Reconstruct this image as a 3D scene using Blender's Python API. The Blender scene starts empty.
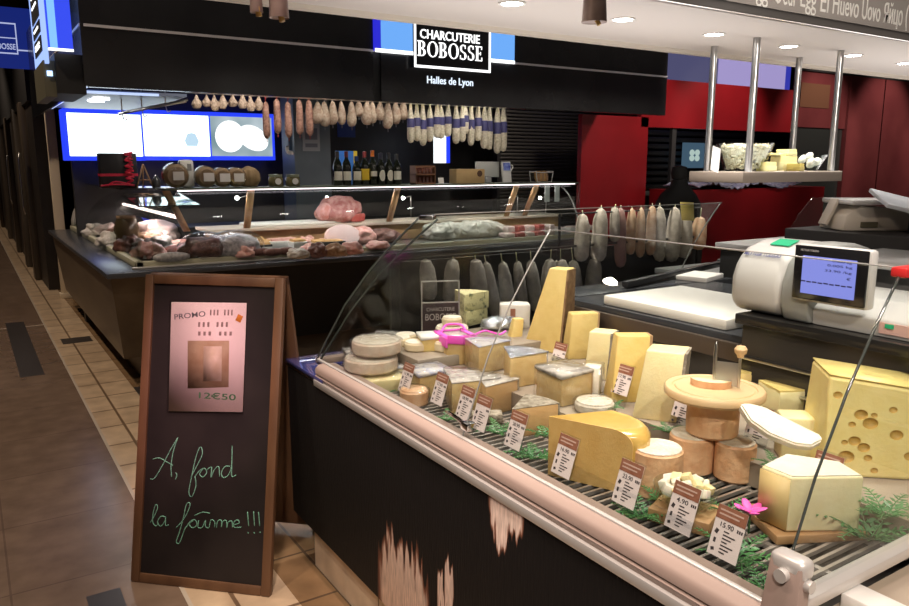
import bpy, bmesh, math, random
from mathutils import Vector, Matrix, Euler, noise
R = math.radians
random.seed(7)
SC = bpy.context.scene
COL = SC.collection
# ------------------------------------------------------------------ camera
FPX, TILT, YAW, EYE = 755.0, R(10.4), R(32.75), 1.55
cam_d = bpy.data.cameras.new('camera'); cam = bpy.data.objects.new('camera', cam_d); COL.objects.link(cam)
cam_d.sensor_width = 36; cam_d.lens = FPX / 909 * 36; cam_d.clip_start = .05; cam_d.clip_end = 100
cam.location = (0, 0, EYE); cam.rotation_euler = (math.pi / 2 - TILT, 0, -YAW)
SC.camera = cam
FW = Vector((math.sin(YAW) * math.cos(TILT), math.cos(YAW) * math.cos(TILT), -math.sin(TILT)))
RT = Vector((math.cos(YAW), -math.sin(YAW), 0)); UP = RT.cross(FW); EYEP = Vector((0, 0, EYE))
# surveying: where the sight line through a photo pixel meets a known plane of the shop
def ray(px, py): return FW + RT * ((px - 454.5) / FPX) - UP * ((py - 303) / FPX)
def at(px, py, z):
    d = ray(px, py); return EYEP + d * ((z - EYE) / d.z)
def atx(px, py, x):
    d = ray(px, py); return EYEP + d * (x / d.x)
def aty(px, py, y):
    d = ray(px, py); return EYEP + d * (y / d.y)
def atp(px, py, p, n):
    d = ray(px, py); return EYEP + d * ((p - EYEP).dot(n) / d.dot(n))
def scale_at(P): return FPX / (P - EYEP).dot(FW)
# ------------------------------------------------------------------ materials
MATS = {}
def nodemat(name):
    m = bpy.data.materials.new(name); m.use_nodes = True
    nt = m.node_tree
    return m, nt, nt.nodes, nt.links, nt.nodes['Principled BSDF']
def setc(b, col, rough, metal=0, spec=.5):
    b.inputs['Base Color'].default_value = (*col, 1); b.inputs['Roughness'].default_value = rough
    b.inputs['Metallic'].default_value = metal; b.inputs['Specular IOR Level'].default_value = spec
def mat(name, col, rough=.5, metal=0, col2=None, scale=8, detail=3, bump=0, bscale=None, spec=.5, sss=0, lo=.35, hi=.65, coat=0, stretch=None):
    if name in MATS: return MATS[name]
    m, nt, N, L, b = nodemat(name); setc(b, col, rough, metal, spec)
    if coat: b.inputs['Coat Weight'].default_value = coat; b.inputs['Coat Roughness'].default_value = .08
    if sss:
        b.inputs['Subsurface Weight'].default_value = sss; b.inputs['Subsurface Radius'].default_value = (.02, .012, .006); b.inputs['Subsurface Scale'].default_value = .5
    if col2 or bump:
        tc = N.new('ShaderNodeTexCoord'); mp = N.new('ShaderNodeMapping'); L.new(tc.outputs['Object'], mp.inputs['Vector'])
        if stretch: mp.inputs['Scale'].default_value = stretch
    if col2:
        n = N.new('ShaderNodeTexNoise'); n.inputs['Scale'].default_value = scale; n.inputs['Detail'].default_value = detail
        L.new(mp.outputs['Vector'], n.inputs['Vector'])
        r = N.new('ShaderNodeValToRGB'); r.color_ramp.elements[0].color = (*col, 1); r.color_ramp.elements[1].color = (*col2, 1)
        r.color_ramp.elements[0].position = lo; r.color_ramp.elements[1].position = hi
        L.new(n.outputs['Fac'], r.inputs['Fac']); L.new(r.outputs['Color'], b.inputs['Base Color'])
    if bump:
        n2 = N.new('ShaderNodeTexNoise'); n2.inputs['Scale'].default_value = bscale or scale * 4; n2.inputs['Detail'].default_value = 4
        L.new(mp.outputs['Vector'], n2.inputs['Vector'])
        bp = N.new('ShaderNodeBump'); bp.inputs['Strength'].default_value = bump; bp.inputs['Distance'].default_value = .01
        L.new(n2.outputs['Fac'], bp.inputs['Height']); L.new(bp.outputs['Normal'], b.inputs['Normal'])
    MATS[name] = m; return m
def emit(name, col, strength):
    if name in MATS: return MATS[name]
    m, nt, N, L, b = nodemat(name); setc(b, (0, 0, 0), .3)
    b.inputs['Emission Color'].default_value = (*col, 1); b.inputs['Emission Strength'].default_value = strength
    MATS[name] = m; return m
def glass(name, tint=(.95, .97, .96), ior=1.45, rough=0.0, bump=0, bscale=40, add=0.0):
    if name in MATS: return MATS[name]
    m, nt, N, L, b = nodemat(name); N.remove(b)
    out = [n for n in N if n.type == 'OUTPUT_MATERIAL'][0]
    lw = N.new('ShaderNodeLayerWeight'); lw.inputs['Blend'].default_value = .5     # reflectance of both faces of a pane, rising towards grazing angles
    pw = N.new('ShaderNodeMath'); pw.operation = 'POWER'; pw.inputs[1].default_value = 5; L.new(lw.outputs['Facing'], pw.inputs[0])
    f0 = ((ior - 1) / (ior + 1)) ** 2 * .8
    fr = N.new('ShaderNodeMath'); fr.operation = 'MULTIPLY_ADD'; fr.inputs[1].default_value = .7; fr.inputs[2].default_value = f0; L.new(pw.outputs[0], fr.inputs[0])
    tr = N.new('ShaderNodeBsdfTransparent'); tr.inputs['Color'].default_value = (*tint, 1)
    gl = N.new('ShaderNodeBsdfGlossy'); gl.inputs['Roughness'].default_value = rough
    mx = N.new('ShaderNodeMixShader'); fac = fr.outputs[0]
    if add:
        ma = N.new('ShaderNodeMath'); ma.operation = 'ADD'; ma.use_clamp = True; ma.inputs[1].default_value = add
        L.new(fac, ma.inputs[0]); fac = ma.outputs[0]
    if bump:
        tc = N.new('ShaderNodeTexCoord'); n2 = N.new('ShaderNodeTexNoise'); n2.inputs['Scale'].default_value = bscale
        L.new(tc.outputs['Object'], n2.inputs['Vector'])
        bp = N.new('ShaderNodeBump'); bp.inputs['Strength'].default_value = bump; bp.inputs['Distance'].default_value = .01
        L.new(n2.outputs['Fac'], bp.inputs['Height']); L.new(bp.outputs['Normal'], gl.inputs['Normal']); L.new(bp.outputs['Normal'], lw.inputs['Normal'])
    L.new(fac, mx.inputs[0]); L.new(tr.outputs[0], mx.inputs[1]); L.new(gl.outputs[0], mx.inputs[2]); L.new(mx.outputs[0], out.inputs['Surface'])
    MATS[name] = m; return m
# ------------------------------------------------------------------ mesh shapes (all return / extend a bmesh)
def new(): return bmesh.new()
def xf(bm, verts, M):
    for v in verts: v.co = M @ v.co
    return bm
def TR(loc=(0, 0, 0), rot=(0, 0, 0)): return Matrix.Translation(Vector(loc)) @ Euler(rot).to_matrix().to_4x4()
def box(bm, c, s, rot=(0, 0, 0), bev=0, seg=2):
    r = bmesh.ops.create_cube(bm, size=1); vs = r['verts']
    for v in vs: v.co = Vector((v.co.x * s[0], v.co.y * s[1], v.co.z * s[2]))
    if bev:
        es = list({e for v in vs for e in v.link_edges})
        rb = bmesh.ops.bevel(bm, geom=es, offset=min(bev, min(s) * .45), segments=seg, affect='EDGES', profile=.5)
        vs = list({v for f in rb['faces'] for v in f.verts} | {v for v in vs if v.is_valid})
        vs = list({v for v0 in vs for f in v0.link_faces for v in f.verts})
    xf(bm, vs, TR(c, rot)); return bm
def bx(x0, x1, y0, y1, z0, z1, bev=0, bm=None):
    bm = bm or new()
    return box(bm, ((x0 + x1) / 2, (y0 + y1) / 2, (z0 + z1) / 2), (abs(x1 - x0), abs(y1 - y0), abs(z1 - z0)), bev=bev)
def hexa(pts, bm=None, bev=0, seg=2):            # eight corners: bottom four, top four, both counter-clockwise
    bm = bm or new(); v = [bm.verts.new(p) for p in pts]
    for f in ((3, 2, 1, 0), (4, 5, 6, 7), (0, 1, 5, 4), (1, 2, 6, 5), (2, 3, 7, 6), (3, 0, 4, 7)): bm.faces.new([v[i] for i in f])
    if bev: bmesh.ops.bevel(bm, geom=list({e for q in v for e in q.link_edges}), offset=bev, segments=seg, affect='EDGES', profile=.5)
    return bm
def lathe(prof, seg=24, bm=None, M=None, cap=True):
    bm = bm or new(); rings = []
    for r, z in prof:
        if r < 1e-5: rings.append([bm.verts.new((0, 0, z))])
        else: rings.append([bm.verts.new((r * math.cos(2 * math.pi * i / seg), r * math.sin(2 * math.pi * i / seg), z)) for i in range(seg)])
    for a, b in zip(rings, rings[1:]):
        for i in range(seg):
            j = (i + 1) % seg
            if len(a) == 1 and len(b) == 1: continue
            if len(a) == 1: bm.faces.new((a[0], b[j], b[i]))
            elif len(b) == 1: bm.faces.new((a[i], a[j], b[0]))
            else: bm.faces.new((a[i], a[j], b[j], b[i]))
    if cap and len(rings[0]) > 1: bm.faces.new(list(reversed(rings[0])))
    if cap and len(rings[-1]) > 1: bm.faces.new(rings[-1])
    bmesh.ops.recalc_face_normals(bm, faces=bm.faces)
    if M: xf(bm, [v for r in rings for v in r], M)
    return bm
def cyl(bm, p0, p1, r, seg=16, r1=None):
    p0 = Vector(p0); p1 = Vector(p1); d = p1 - p0; q = Vector((0, 0, 1)).rotation_difference(d).to_matrix().to_4x4()
    return lathe([(r, 0), (r if r1 is None else r1, d.length)], seg, bm, Matrix.Translation(p0) @ q)
def tube(bm, pts, r, seg=8, closed=False, taper=None):
    pts = [Vector(p) for p in pts]; n = len(pts); rings = []
    up = Vector((0, 0, 1)); prev = None
    for i, p in enumerate(pts):
        a = pts[(i - 1) % n] if closed or i else p; b = pts[(i + 1) % n] if closed or i < n - 1 else p
        t = (b - a).normalized() if (b - a).length > 1e-9 else Vector((1, 0, 0))
        if prev is None:
            prev = t.orthogonal().normalized()
        u = (prev - t * prev.dot(t))
        u = u.normalized() if u.length > 1e-6 else t.orthogonal().normalized()
        prev = u; w = t.cross(u); rr = r * (taper(i / (n - 1)) if taper else 1)
        rings.append([bm.verts.new(p + u * rr * math.cos(2 * math.pi * k / seg) + w * rr * math.sin(2 * math.pi * k / seg)) for k in range(seg)])
    for i in range(n if closed else n - 1):
        a, b = rings[i], rings[(i + 1) % n]
        for k in range(seg): bm.faces.new((a[k], a[(k + 1) % seg], b[(k + 1) % seg], b[k]))
    if not closed:
        bm.faces.new(list(reversed(rings[0]))); bm.faces.new(rings[-1])
    return bm
def prism(bm, outline, h, M=None, bev=0, seg=2):       # outline in local xy, extruded from z=0 to z=h
    lo = [bm.verts.new((x, y, 0)) for x, y in outline]; hi = [bm.verts.new((x, y, h)) for x, y in outline]; n = len(lo)
    f = [bm.faces.new(list(reversed(lo))), bm.faces.new(hi)]
    f += [bm.faces.new((lo[i], lo[(i + 1) % n], hi[(i + 1) % n], hi[i])) for i in range(n)]
    vs = lo + hi
    bmesh.ops.recalc_face_normals(bm, faces=f)
    if bev:
        es = [e for e in {e for v in vs for e in v.link_edges} if e.calc_face_angle(0) > .5]
        bmesh.ops.bevel(bm, geom=es, offset=bev, segments=seg, affect='EDGES', profile=.5)
        vs = list(bm.verts)
    if M: xf(bm, vs, M)
    return bm
def smooth_curve(pts, k=6):
    pts = [Vector(p) for p in pts]; out = []
    for i in range(len(pts) - 1):
        p0 = pts[max(i - 1, 0)]; p1 = pts[i]; p2 = pts[i + 1]; p3 = pts[min(i + 2, len(pts) - 1)]
        for j in range(k):
            t = j / k
            out.append(.5 * ((2 * p1) + (p2 - p0) * t + (2 * p0 - 5 * p1 + 4 * p2 - p3) * t * t + (3 * p1 - p0 - 3 * p2 + p3) * t ** 3))
    out.append(pts[-1]); return out
def jitter(bm, amt, sc=6, seed=0):
    for v in bm.verts:
        n = noise.noise_vector(v.co * sc + Vector((seed, seed * 2, 3))); v.co += n * amt
    return bm
def subdiv(bm, cuts=2):
    bmesh.ops.subdivide_edges(bm, edges=bm.edges[:], cuts=cuts, use_grid_fill=True); return bm
def solid_sheet(grid, t):                          # grid: rows of points -> closed sheet with thickness t along the normals
    bm = new(); n, m = len(grid), len(grid[0]); P = [[Vector(p) for p in r] for r in grid]
    def nrm(i, j):
        a = P[min(i + 1, n - 1)][j] - P[max(i - 1, 0)][j]; b = P[i][min(j + 1, m - 1)] - P[i][max(j - 1, 0)]
        return a.cross(b).normalized()
    A = [[bm.verts.new(P[i][j]) for j in range(m)] for i in range(n)]
    B = [[bm.verts.new(P[i][j] - nrm(i, j) * t) for j in range(m)] for i in range(n)]
    for i in range(n - 1):
        for j in range(m - 1):
            bm.faces.new((A[i][j], A[i + 1][j], A[i + 1][j + 1], A[i][j + 1])); bm.faces.new((B[i][j], B[i][j + 1], B[i + 1][j + 1], B[i + 1][j]))
    edge = [(i, 0) for i in range(n)] + [(n - 1, j) for j in range(1, m)] + [(i, m - 1) for i in range(n - 2, -1, -1)] + [(0, j) for j in range(m - 2, 0, -1)]
    for (i, j), (k, l) in zip(edge, edge[1:] + edge[:1]): bm.faces.new((A[i][j], B[i][j], B[k][l], A[k][l]))
    bmesh.ops.recalc_face_normals(bm, faces=bm.faces); return bm
def letters(s, width=None, height=None, ext=.002, bold=0.0, bm=None, M=None, align='CENTER'):   # text as a mesh, x right, z up, centred
    cu = bpy.data.curves.new('t', 'FONT'); cu.body = s; cu.size = 1; cu.offset = bold; cu.resolution_u = 4
    ob = bpy.data.objects.new('t', cu); COL.objects.link(ob)
    dg = bpy.context.evaluated_depsgraph_get(); me = bpy.data.meshes.new_from_object(ob.evaluated_get(dg))
    bpy.data.objects.remove(ob); bpy.data.curves.remove(cu)
    t = new(); t.from_mesh(me); bpy.data.meshes.remove(me)
    xs = [v.co.x for v in t.verts]; ys = [v.co.y for v in t.verts]
    w, h = max(xs) - min(xs), max(ys) - min(ys); sx = (width / w) if width else height / h; sy = (height / h) if height else sx
    cx, cy = (max(xs) + min(xs)) / 2, (max(ys) + min(ys)) / 2
    for v in t.verts: v.co = Vector(((v.co.x - cx) * sx, 0, (v.co.y - cy) * sy))
    g = bmesh.ops.extrude_face_region(t, geom=t.faces[:])
    for v in g['geom']:
        if isinstance(v, bmesh.types.BMVert): v.co.y -= ext
    bmesh.ops.recalc_face_normals(t, faces=t.faces)
    if M: xf(t, t.verts, M)
    if bm is None: return t
    me = bpy.data.meshes.new('t'); t.to_mesh(me); bm.from_mesh(me); bpy.data.meshes.remove(me); t.free(); return bm
# ------------------------------------------------------------------ objects
def obj(name, bm, m, parent=None, smooth=True, angle=40, label=None, kind=None, loc=None, rot=None):
    me = bpy.data.meshes.new(name)
    if smooth:
        for f in bm.faces: f.smooth = True
        for e in bm.edges:
            if len(e.link_faces) == 2 and e.calc_face_angle(0) > R(angle): e.smooth = False
    bm.to_mesh(me); bm.free()
    for mm in (m if isinstance(m, (list, tuple)) else [m]): me.materials.append(mm)
    o = bpy.data.objects.new(name, me); COL.objects.link(o)
    if parent: o.parent = parent
    if label: o['label'] = label
    if kind: o['kind'] = kind
    if loc is not None: o.location = loc
    if rot is not None: o.rotation_euler = rot
    return o
def tag(o, label, cat, group=None):
    o['label'] = label; o['category'] = cat
    if group: o['group'] = group
    return o
def thing(name, label, cat, loc=(0, 0, 0), rz=0, group=None, rot=None):
    o = bpy.data.objects.new(name, None); COL.objects.link(o); o.location = loc; o.rotation_euler = rot or (0, 0, rz)
    o.empty_display_size = .05
    return tag(o, label, cat, group)
def struct(name, bm, m, **k):
    o = obj(name, bm, m, **k); o['kind'] = 'structure'; return o
def dup(root, loc, rz=None, label=None, group=None, scale=None):
    r = root.copy(); COL.objects.link(r); r.location = loc
    if rz is not None: r.rotation_euler = (0, 0, rz)
    if label: r['label'] = label
    if group: r['group'] = group
    if scale is not None: r.scale = scale
    for ch in list(root.children):
        c = ch.copy(); COL.objects.link(c); c.parent = r
        for g in list(ch.children):
            d = g.copy(); COL.objects.link(d); d.parent = c
    return r
VIEW = -YAW                                         # heading that turns local +y straight away from the camera
def wmat(o):
    M = Matrix.Identity(4)
    while o is not None:
        M = TR(o.location, o.rotation_euler) @ Matrix.Diagonal((*o.scale, 1)) @ M; o = o.parent
    return M
def wobj(name, bm, m, parent, **k):                 # the mesh is written in shop coordinates, stored relative to its thing
    bm.transform(wmat(parent).inverted()); return obj(name, bm, m, parent, **k)
# ------------------------------------------------------------------ palette
black_gloss = mat('black_gloss_panel', (.012, .012, .014), .22, col2=(.02, .02, .022), scale=2)
black_matt = mat('black_matt', (.012, .011, .011), .6)
dark_wall = mat('dark_wall', (.018, .017, .017), .5, col2=(.028, .026, .024), scale=3)
steel = mat('brushed_steel', (.62, .6, .58), .28, 1, bump=.05, bscale=60)
chrome = mat('chrome', (.8, .8, .8), .12, 1)
white_plastic = mat('white_plastic', (.8, .79, .76), .35)
wood = mat('pine_wood', (.5, .31, .15), .5, col2=(.36, .2, .09), scale=5, stretch=(1, 1, .15), bump=.1)
dark_wood = mat('dark_wood', (.1, .055, .03), .45, col2=(.055, .03, .018), scale=8, stretch=(1, .15, 1), bump=.1)
paper = mat('paper', (.82, .78, .76), .7)
ink = mat('ink', (.05, .04, .045), .6)
pink_rail = mat('pink_beige_plastic', (.36, .27, .235), .42)
alu = mat('matt_aluminium', (.62, .6, .58), .35, .35)
cream_tile = mat('cream_tile_plain', (.62, .52, .4), .3, col2=(.55, .44, .33), scale=4, bump=.03)
clear = glass('clear_glass', (.9, .94, .92), 1.45)
case_glass = glass('case_glass', (.925, .945, .935), 1.36)
acrylic = glass('acrylic', (.93, .94, .95), 1.45, .03)
film = glass('cling_film', (.99, .99, .99), 1.5, .18, bump=1.0, bscale=34, add=.085)
# ------------------------------------------------------------------ floor
def tile_mat(name, c1, c2, mortar, bw, bh, msize, rough, off=0, rot=0):
    m, nt, N, L, b = nodemat(name); setc(b, c1, rough)
    tc = N.new('ShaderNodeTexCoord'); mp = N.new('ShaderNodeMapping'); L.new(tc.outputs['Object'], mp.inputs['Vector']); mp.inputs['Rotation'].default_value = (0, 0, rot)
    br = N.new('ShaderNodeTexBrick'); br.inputs['Scale'].default_value = 1; br.inputs['Brick Width'].default_value = bw; br.inputs['Row Height'].default_value = bh
    br.inputs['Mortar Size'].default_value = msize; br.inputs['Color1'].default_value = (*c1, 1); br.inputs['Color2'].default_value = (*c2, 1); br.inputs['Mortar'].default_value = (*mortar, 1); br.offset = off
    n = N.new('ShaderNodeTexNoise'); n.inputs['Scale'].default_value = 7; n.inputs['Detail'].default_value = 6
    L.new(mp.outputs['Vector'], br.inputs['Vector']); L.new(mp.outputs['Vector'], n.inputs['Vector'])
    mx = N.new('ShaderNodeMix'); mx.data_type = 'RGBA'; mx.blend_type = 'MULTIPLY'; mx.inputs['Factor'].default_value = .55
    r = N.new('ShaderNodeValToRGB'); r.color_ramp.elements[0].color = (.55, .5, .46, 1); r.color_ramp.elements[1].color = (1.2, 1.15, 1.1, 1); r.color_ramp.elements[0].position = .3; r.color_ramp.elements[1].position = .7
    L.new(n.outputs['Fac'], r.inputs['Fac']); L.new(br.outputs['Color'], mx.inputs[6]); L.new(r.outputs['Color'], mx.inputs[7]); L.new(mx.outputs[2], b.inputs['Base Color'])
    return m
aisle_mat = tile_mat('aisle_stone', (.19, .13, .092), (.215, .15, .108), (.15, .1, .075), .6, .6, .004, .24)
band_mat = tile_mat('cream_band_tiles', (.66, .51, .35), (.56, .42, .28), (.2, .13, .08), .34, .34, .008, .28)
brown_mat = tile_mat('brown_tiles', (.3, .19, .1), (.24, .15, .08), (.12, .08, .05), .34, .34, .006, .26)
struct('floor', bx(-4, .53, -1, 34, -.06, 0), aisle_mat)
struct('trim_1', bx(.53, .545, -1, 34, -.06, .001), mat('pale_joint', (.5, .42, .33), .4))
struct('trim_2', bx(.545, .87, -1, 34, -.06, 0), band_mat)
struct('floor_right', bx(.87, 14, -1, 34, -.06, 0), brown_mat)
tile_dark = mat('dark_inset', (.045, .038, .036), .3)
for i, (a, b2) in enumerate((((54, 345), (84, 339)), ((92, 606), (118, 591)))):
    p = at(*a, 0); q = at(*b2, 0)
    if i == 0: struct('trim_%d' % (3 + i), bx(.60, .84, at(69, 341, 0).y - .12, at(69, 341, 0).y + .12, -.01, .0015), tile_dark)
    else: struct('trim_%d' % (3 + i), bx(p.x - .01, q.x + .01, p.y - .1, q.y + .02, -.01, .0015), tile_dark)
p = at(8, 325, 0); struct('trim_5', bx(p.x - .02, p.x + .14, p.y - 2.2, p.y + .1, -.01, .0015), tile_dark)
p = at(10, 328, 0); struct('trim_6', bx(-3, .53, p.y - .02, p.y + .005, -.01, .001), mat('pale_joint', (.5, .42, .33), .4))
# a strip of dark and cream tiles across the band in front of the chalkboard
p = at(100, 345, 0)
struct('trim_7', bx(.87, 1.15, 5.2, 5.55, -.01, .0012), tile_dark)
# ------------------------------------------------------------------ hall shell
struct('ceiling', bx(-4, 14, -1, 34, 4.2, 4.3), mat('hall_ceiling', (.035, .033, .032), .8))
struct('wall_far', bx(-4, 14, 30, 30.2, 0, 4.2), mat('far_wall', (.06, .05, .045), .7))
struct('wall_back', bx(.9, 5.2, 8.2, 8.3, 0, 4.2), dark_wall)
struct('wall_left_side', bx(-4.1, -4, -1, 34, 0, 4.2), dark_wall)
struct('wall_right', bx(14.05, 14.15, -1, 34, 0, 4.2), dark_wall)
struct('wall_right_back', bx(5.2, 14, 9.0, 9.1, 0, 4.2), dark_wall)
# neighbouring stalls further down the aisle: dark timber fronts with pale pilasters
front = thing('market_stall', 'dark shuttered stall front further down the aisle', 'stall front', (.75, 13, 0))
wobj('wall_panel', bx(.78, .95, 10.6, 28, 0, 3.2), mat('dark_timber', (.03, .022, .017), .5, col2=(.015, .011, .009), scale=4), front)
brp = mat('brown_pilaster', (.06, .045, .032), .35, col2=(.1, .08, .06), scale=9, stretch=(1, 1, .1))
for y in (11.6, 13.2, 15.5, 18.5, 22): wobj('pilaster', bx(.70, .80, y, y + .28, 0, 2.35, bev=.02), brp, front)
for y in (11.55, 14.6):
    wobj('door_handle', tube(new(), [(.66, y, .9), (.64, y, 1.0), (.64, y, 1.6), (.66, y, 1.7)], .012), steel, front)
wobj('lintel', bx(.74, .95, 10.6, 28, 2.3, 3.2), black_matt, front)
for (y, z0, z1) in ((14, 1.1, 2.0), (17, .9, 1.7)): wobj('poster', bx(.765, .785, y - .15, y + .15, z0, z1), mat('dull_poster', (.2, .18, .14), .6), front)
post = thing('corner_post', 'tall slim beige post at the left end of the delicatessen counter', 'post', (.90, 9.9, 0))
wobj('shaft', bx(.85, .95, 9.85, 9.95, .04, 2.2, .008), mat('beige_post', (.80, .68, .5), .5), post)
wobj('foot', bx(.835, .965, 9.83, 9.97, 0, .06, .005), mat('beige_post', (.80, .68, .5), .5), post)
bw = mat('brown_bin', (.13, .07, .04), .5)
# ------------------------------------------------------------------ the cheese counter
XR, YN, YF, ZR = 1.02, .643, 2.515, .85             # rail line, near end, far end, rail height
def prof(h):                                        # how far the curved glass leans in at height h over the rail
    P = [(0, 0), (.208, .082), (.337, .15), (.437, .215), (.541, .291)]
    for (a, b), (c, d) in zip(P, P[1:]):
        if h <= c: return b + (d - b) * (h - a) / (c - a)
    return P[-1][1]
HS = [.0, .05, .1, .15, .208, .27, .337, .39, .437, .49, .53]
case = thing('cheese_display_case', 'long refrigerated cheese counter with curved glass front and cowhide panel', 'display case', (1.4, 1.5, 0))
# hide panel: black-brown cow hide with pale hairy patches
m, nt, N, L, b = nodemat('cow_hide'); setc(b, (.012, .009, .008), .75, 0, .25)
tc = N.new('ShaderNodeTexCoord'); sep = N.new('ShaderNodeSeparateXYZ')
mp = N.new('ShaderNodeMapping'); mp.inputs['Scale'].default_value = (1, 1, .12); L.new(tc.outputs['Object'], mp.inputs['Vector'])
nz = N.new('ShaderNodeTexNoise'); nz.inputs['Scale'].default_value = 45; nz.inputs['Detail'].default_value = 5; L.new(mp.outputs['Vector'], nz.inputs['Vector'])
L.new(tc.outputs['Object'], sep.inputs[0])
def mth(op, a, bb=None):
    n = N.new('ShaderNodeMath'); n.operation = op
    for i, v in enumerate((a, bb)):
        if v is None: continue
        if isinstance(v, (int, float)): n.inputs[i].default_value = v
        else: L.new(v, n.inputs[i])
    return n.outputs[0]
zed = mth('ADD', sep.outputs[2], mth('MULTIPLY', mth('SUBTRACT', nz.outputs['Fac'], .5), .34))
best = None
def patch_at(px, py, rpx, rpy, lean=0):
    c = atx(px, py, .982); ry = abs(atx(px + rpx, py, .975).y - atx(px - rpx, py, .975).y) / 2; rz = abs(atx(px, py + rpy, .975).z - atx(px, py - rpy, .975).z) / 2
    return c.y, c.z, ry, rz, lean
for (cy, cz, ry, rz, lean) in (patch_at(403, 612, 27, 66), patch_at(449, 596, 5, 30), patch_at(441, 606, 4, 22), patch_at(506, 499, 19, 48), patch_at(640, 690, 60, 40)):
    dy = mth('MULTIPLY', mth('SUBTRACT', sep.outputs[1], cy - 1.5), 1 / ry); dz = mth('MULTIPLY', mth('SUBTRACT', zed, cz), 1 / rz)
    d = mth('SQRT', mth('ADD', mth('POWER', mth('ABSOLUTE', dy), 3.0), mth('POWER', mth('ABSOLUTE', dz), 3.0)))
    best = d if best is None else mth('MINIMUM', best, d)
rp = N.new('ShaderNodeValToRGB'); e = rp.color_ramp.elements; e[0].position = .70; e[0].color = (.86, .66, .57, 1); e[1].position = 1.0; e[1].color = (.0055, .0042, .004, 1)
mid = e.new(.86); mid.color = (.25, .1, .06, 1)
L.new(best, rp.inputs['Fac'])
nf = N.new('ShaderNodeTexNoise'); nf.inputs['Scale'].default_value = 160; L.new(mp.outputs['Vector'], nf.inputs['Vector'])
mx = N.new('ShaderNodeMix'); mx.data_type = 'RGBA'; mx.blend_type = 'MULTIPLY'; mx.inputs['Factor'].default_value = .6; L.new(rp.outputs['Color'], mx.inputs[6]); L.new(nf.outputs['Color'], mx.inputs[7])
gm = mth('MULTIPLY', nf.outputs['Fac'], 1.7); L.new(rp.outputs['Color'], mx.inputs[6]); L.new(gm, mx.inputs[7])
L.new(mx.outputs[2], b.inputs['Base Color'])
bp = N.new('ShaderNodeBump'); bp.inputs['Strength'].default_value = .5; bp.inputs['Distance'].default_value = .004; L.new(nf.outputs['Fac'], bp.inputs['Height']); L.new(bp.outputs['Normal'], b.inputs['Normal'])
hide = m
wobj('hide_panel', bx(.982, 1.015, -.6, 2.72, .19, .79, .006), hide, case)
dark_front = mat('dark_front_panel', (.016, .013, .012), .4)
wobj('side_panel', bx(1.015, 2.9, 2.66, 2.715, .19, .79, .004), dark_front, case)
wobj('kick_panel', bx(1.02, 2.9, -.6, 2.6, 0, .235), tile_mat('kick_marble', (.80, .68, .54), (.74, .62, .48), (.2, .15, .1), .55, .55, .004, .35, rot=R(90)), case)
wobj('body', bx(1.016, 1.95, -.55, 2.6, .236, .76), black_matt, case)
wobj('far_body', bx(1.95, 2.9, 2.0, 2.6, .24, .78), black_matt, case)
ledge = mat('ledge_blue_reflection', (.05, .06, .22), .06, spec=1.0, coat=1)  # blue reflection on the dark ledge put into its base colour
wobj('ledge', hexa([(.980, -.6, .79), (1.05, -.6, .79), (1.05, 2.72, .79), (.980, 2.72, .79), (.984, -.6, .80), (1.05, -.6, .80), (1.05, 2.72, .80), (.984, 2.72, .80)]), steel, case)
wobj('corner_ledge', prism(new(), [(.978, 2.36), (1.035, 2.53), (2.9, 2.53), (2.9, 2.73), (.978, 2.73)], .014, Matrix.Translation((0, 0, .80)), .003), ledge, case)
# the pink-beige bumper rail with a groove and a metal strip under it
def rail_prof(x0): return [(x0 + .045, .80), (x0 - .030, .80), (x0 - .034, .815), (x0 - .026, .819), (x0 - .032, .823), (x0 - .031, .840), (x0 - .020, .851), (x0 + .0, .855), (x0 + .045, .85)]
def run_y(pr, y0, y1):
    bm = new(); a = [bm.verts.new((x, y0, z)) for x, z in pr]; c = [bm.verts.new((x, y1, z)) for x, z in pr]; n = len(pr)
    bm.faces.new(a); bm.faces.new(list(reversed(c)))
    for i in range(n): bm.faces.new((a[i], c[i], c[(i + 1) % n], a[(i + 1) % n]))
    bmesh.ops.recalc_face_normals(bm, faces=bm.faces); return bm
wobj('front_rail', run_y(rail_prof(1.015), -.6, 2.44), pink_rail, case, angle=50)
wobj('metal_strip', bx(.974, .986, -.6, 2.44, .779, .803, .003), alu, case)
wobj('glass_channel', bx(1.014, 1.026, YN, 2.5, .85, .859, .002), alu, case)
bm = new(); bx(1.02, 2.88, 2.49, 2.53, .836, .858, .004, bm=bm)
wobj('far_rail', bm, pink_rail, case)
# decks: a wire grille in front, a raised shelf behind
bm = new()
y = YN + .03
while y < 2.47:
    box(bm, (1.27, y, .7955), (.46, .007, .009)); y += .026
for x in (1.05, 1.125, 1.30, 1.49): box(bm, (x, 1.57, .790), (.012, 1.8, .010))
wobj('deck_grille', bm, mat('grille_bar', (.55, .5, .46), .35, .6), case)
wobj('deck_well', bx(1.03, 1.95, YN + .0, 2.49, .755, .765), mat('deck_black', (.03, .028, .027), .3), case)
bm = new(); bx(1.36, 1.93, 1.50, 2.13, .80, .86, bm=bm); bx(1.22, 1.93, 2.13, 2.47, .80, .86, bm=bm); bx(1.5, 1.85, YN + .02, 1.50, .80, .86, bm=bm)
wobj('rear_shelf', bm, mat('stone_shelf', (.34, .29, .23), .5, col2=(.25, .2, .16), scale=6), case)
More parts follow.
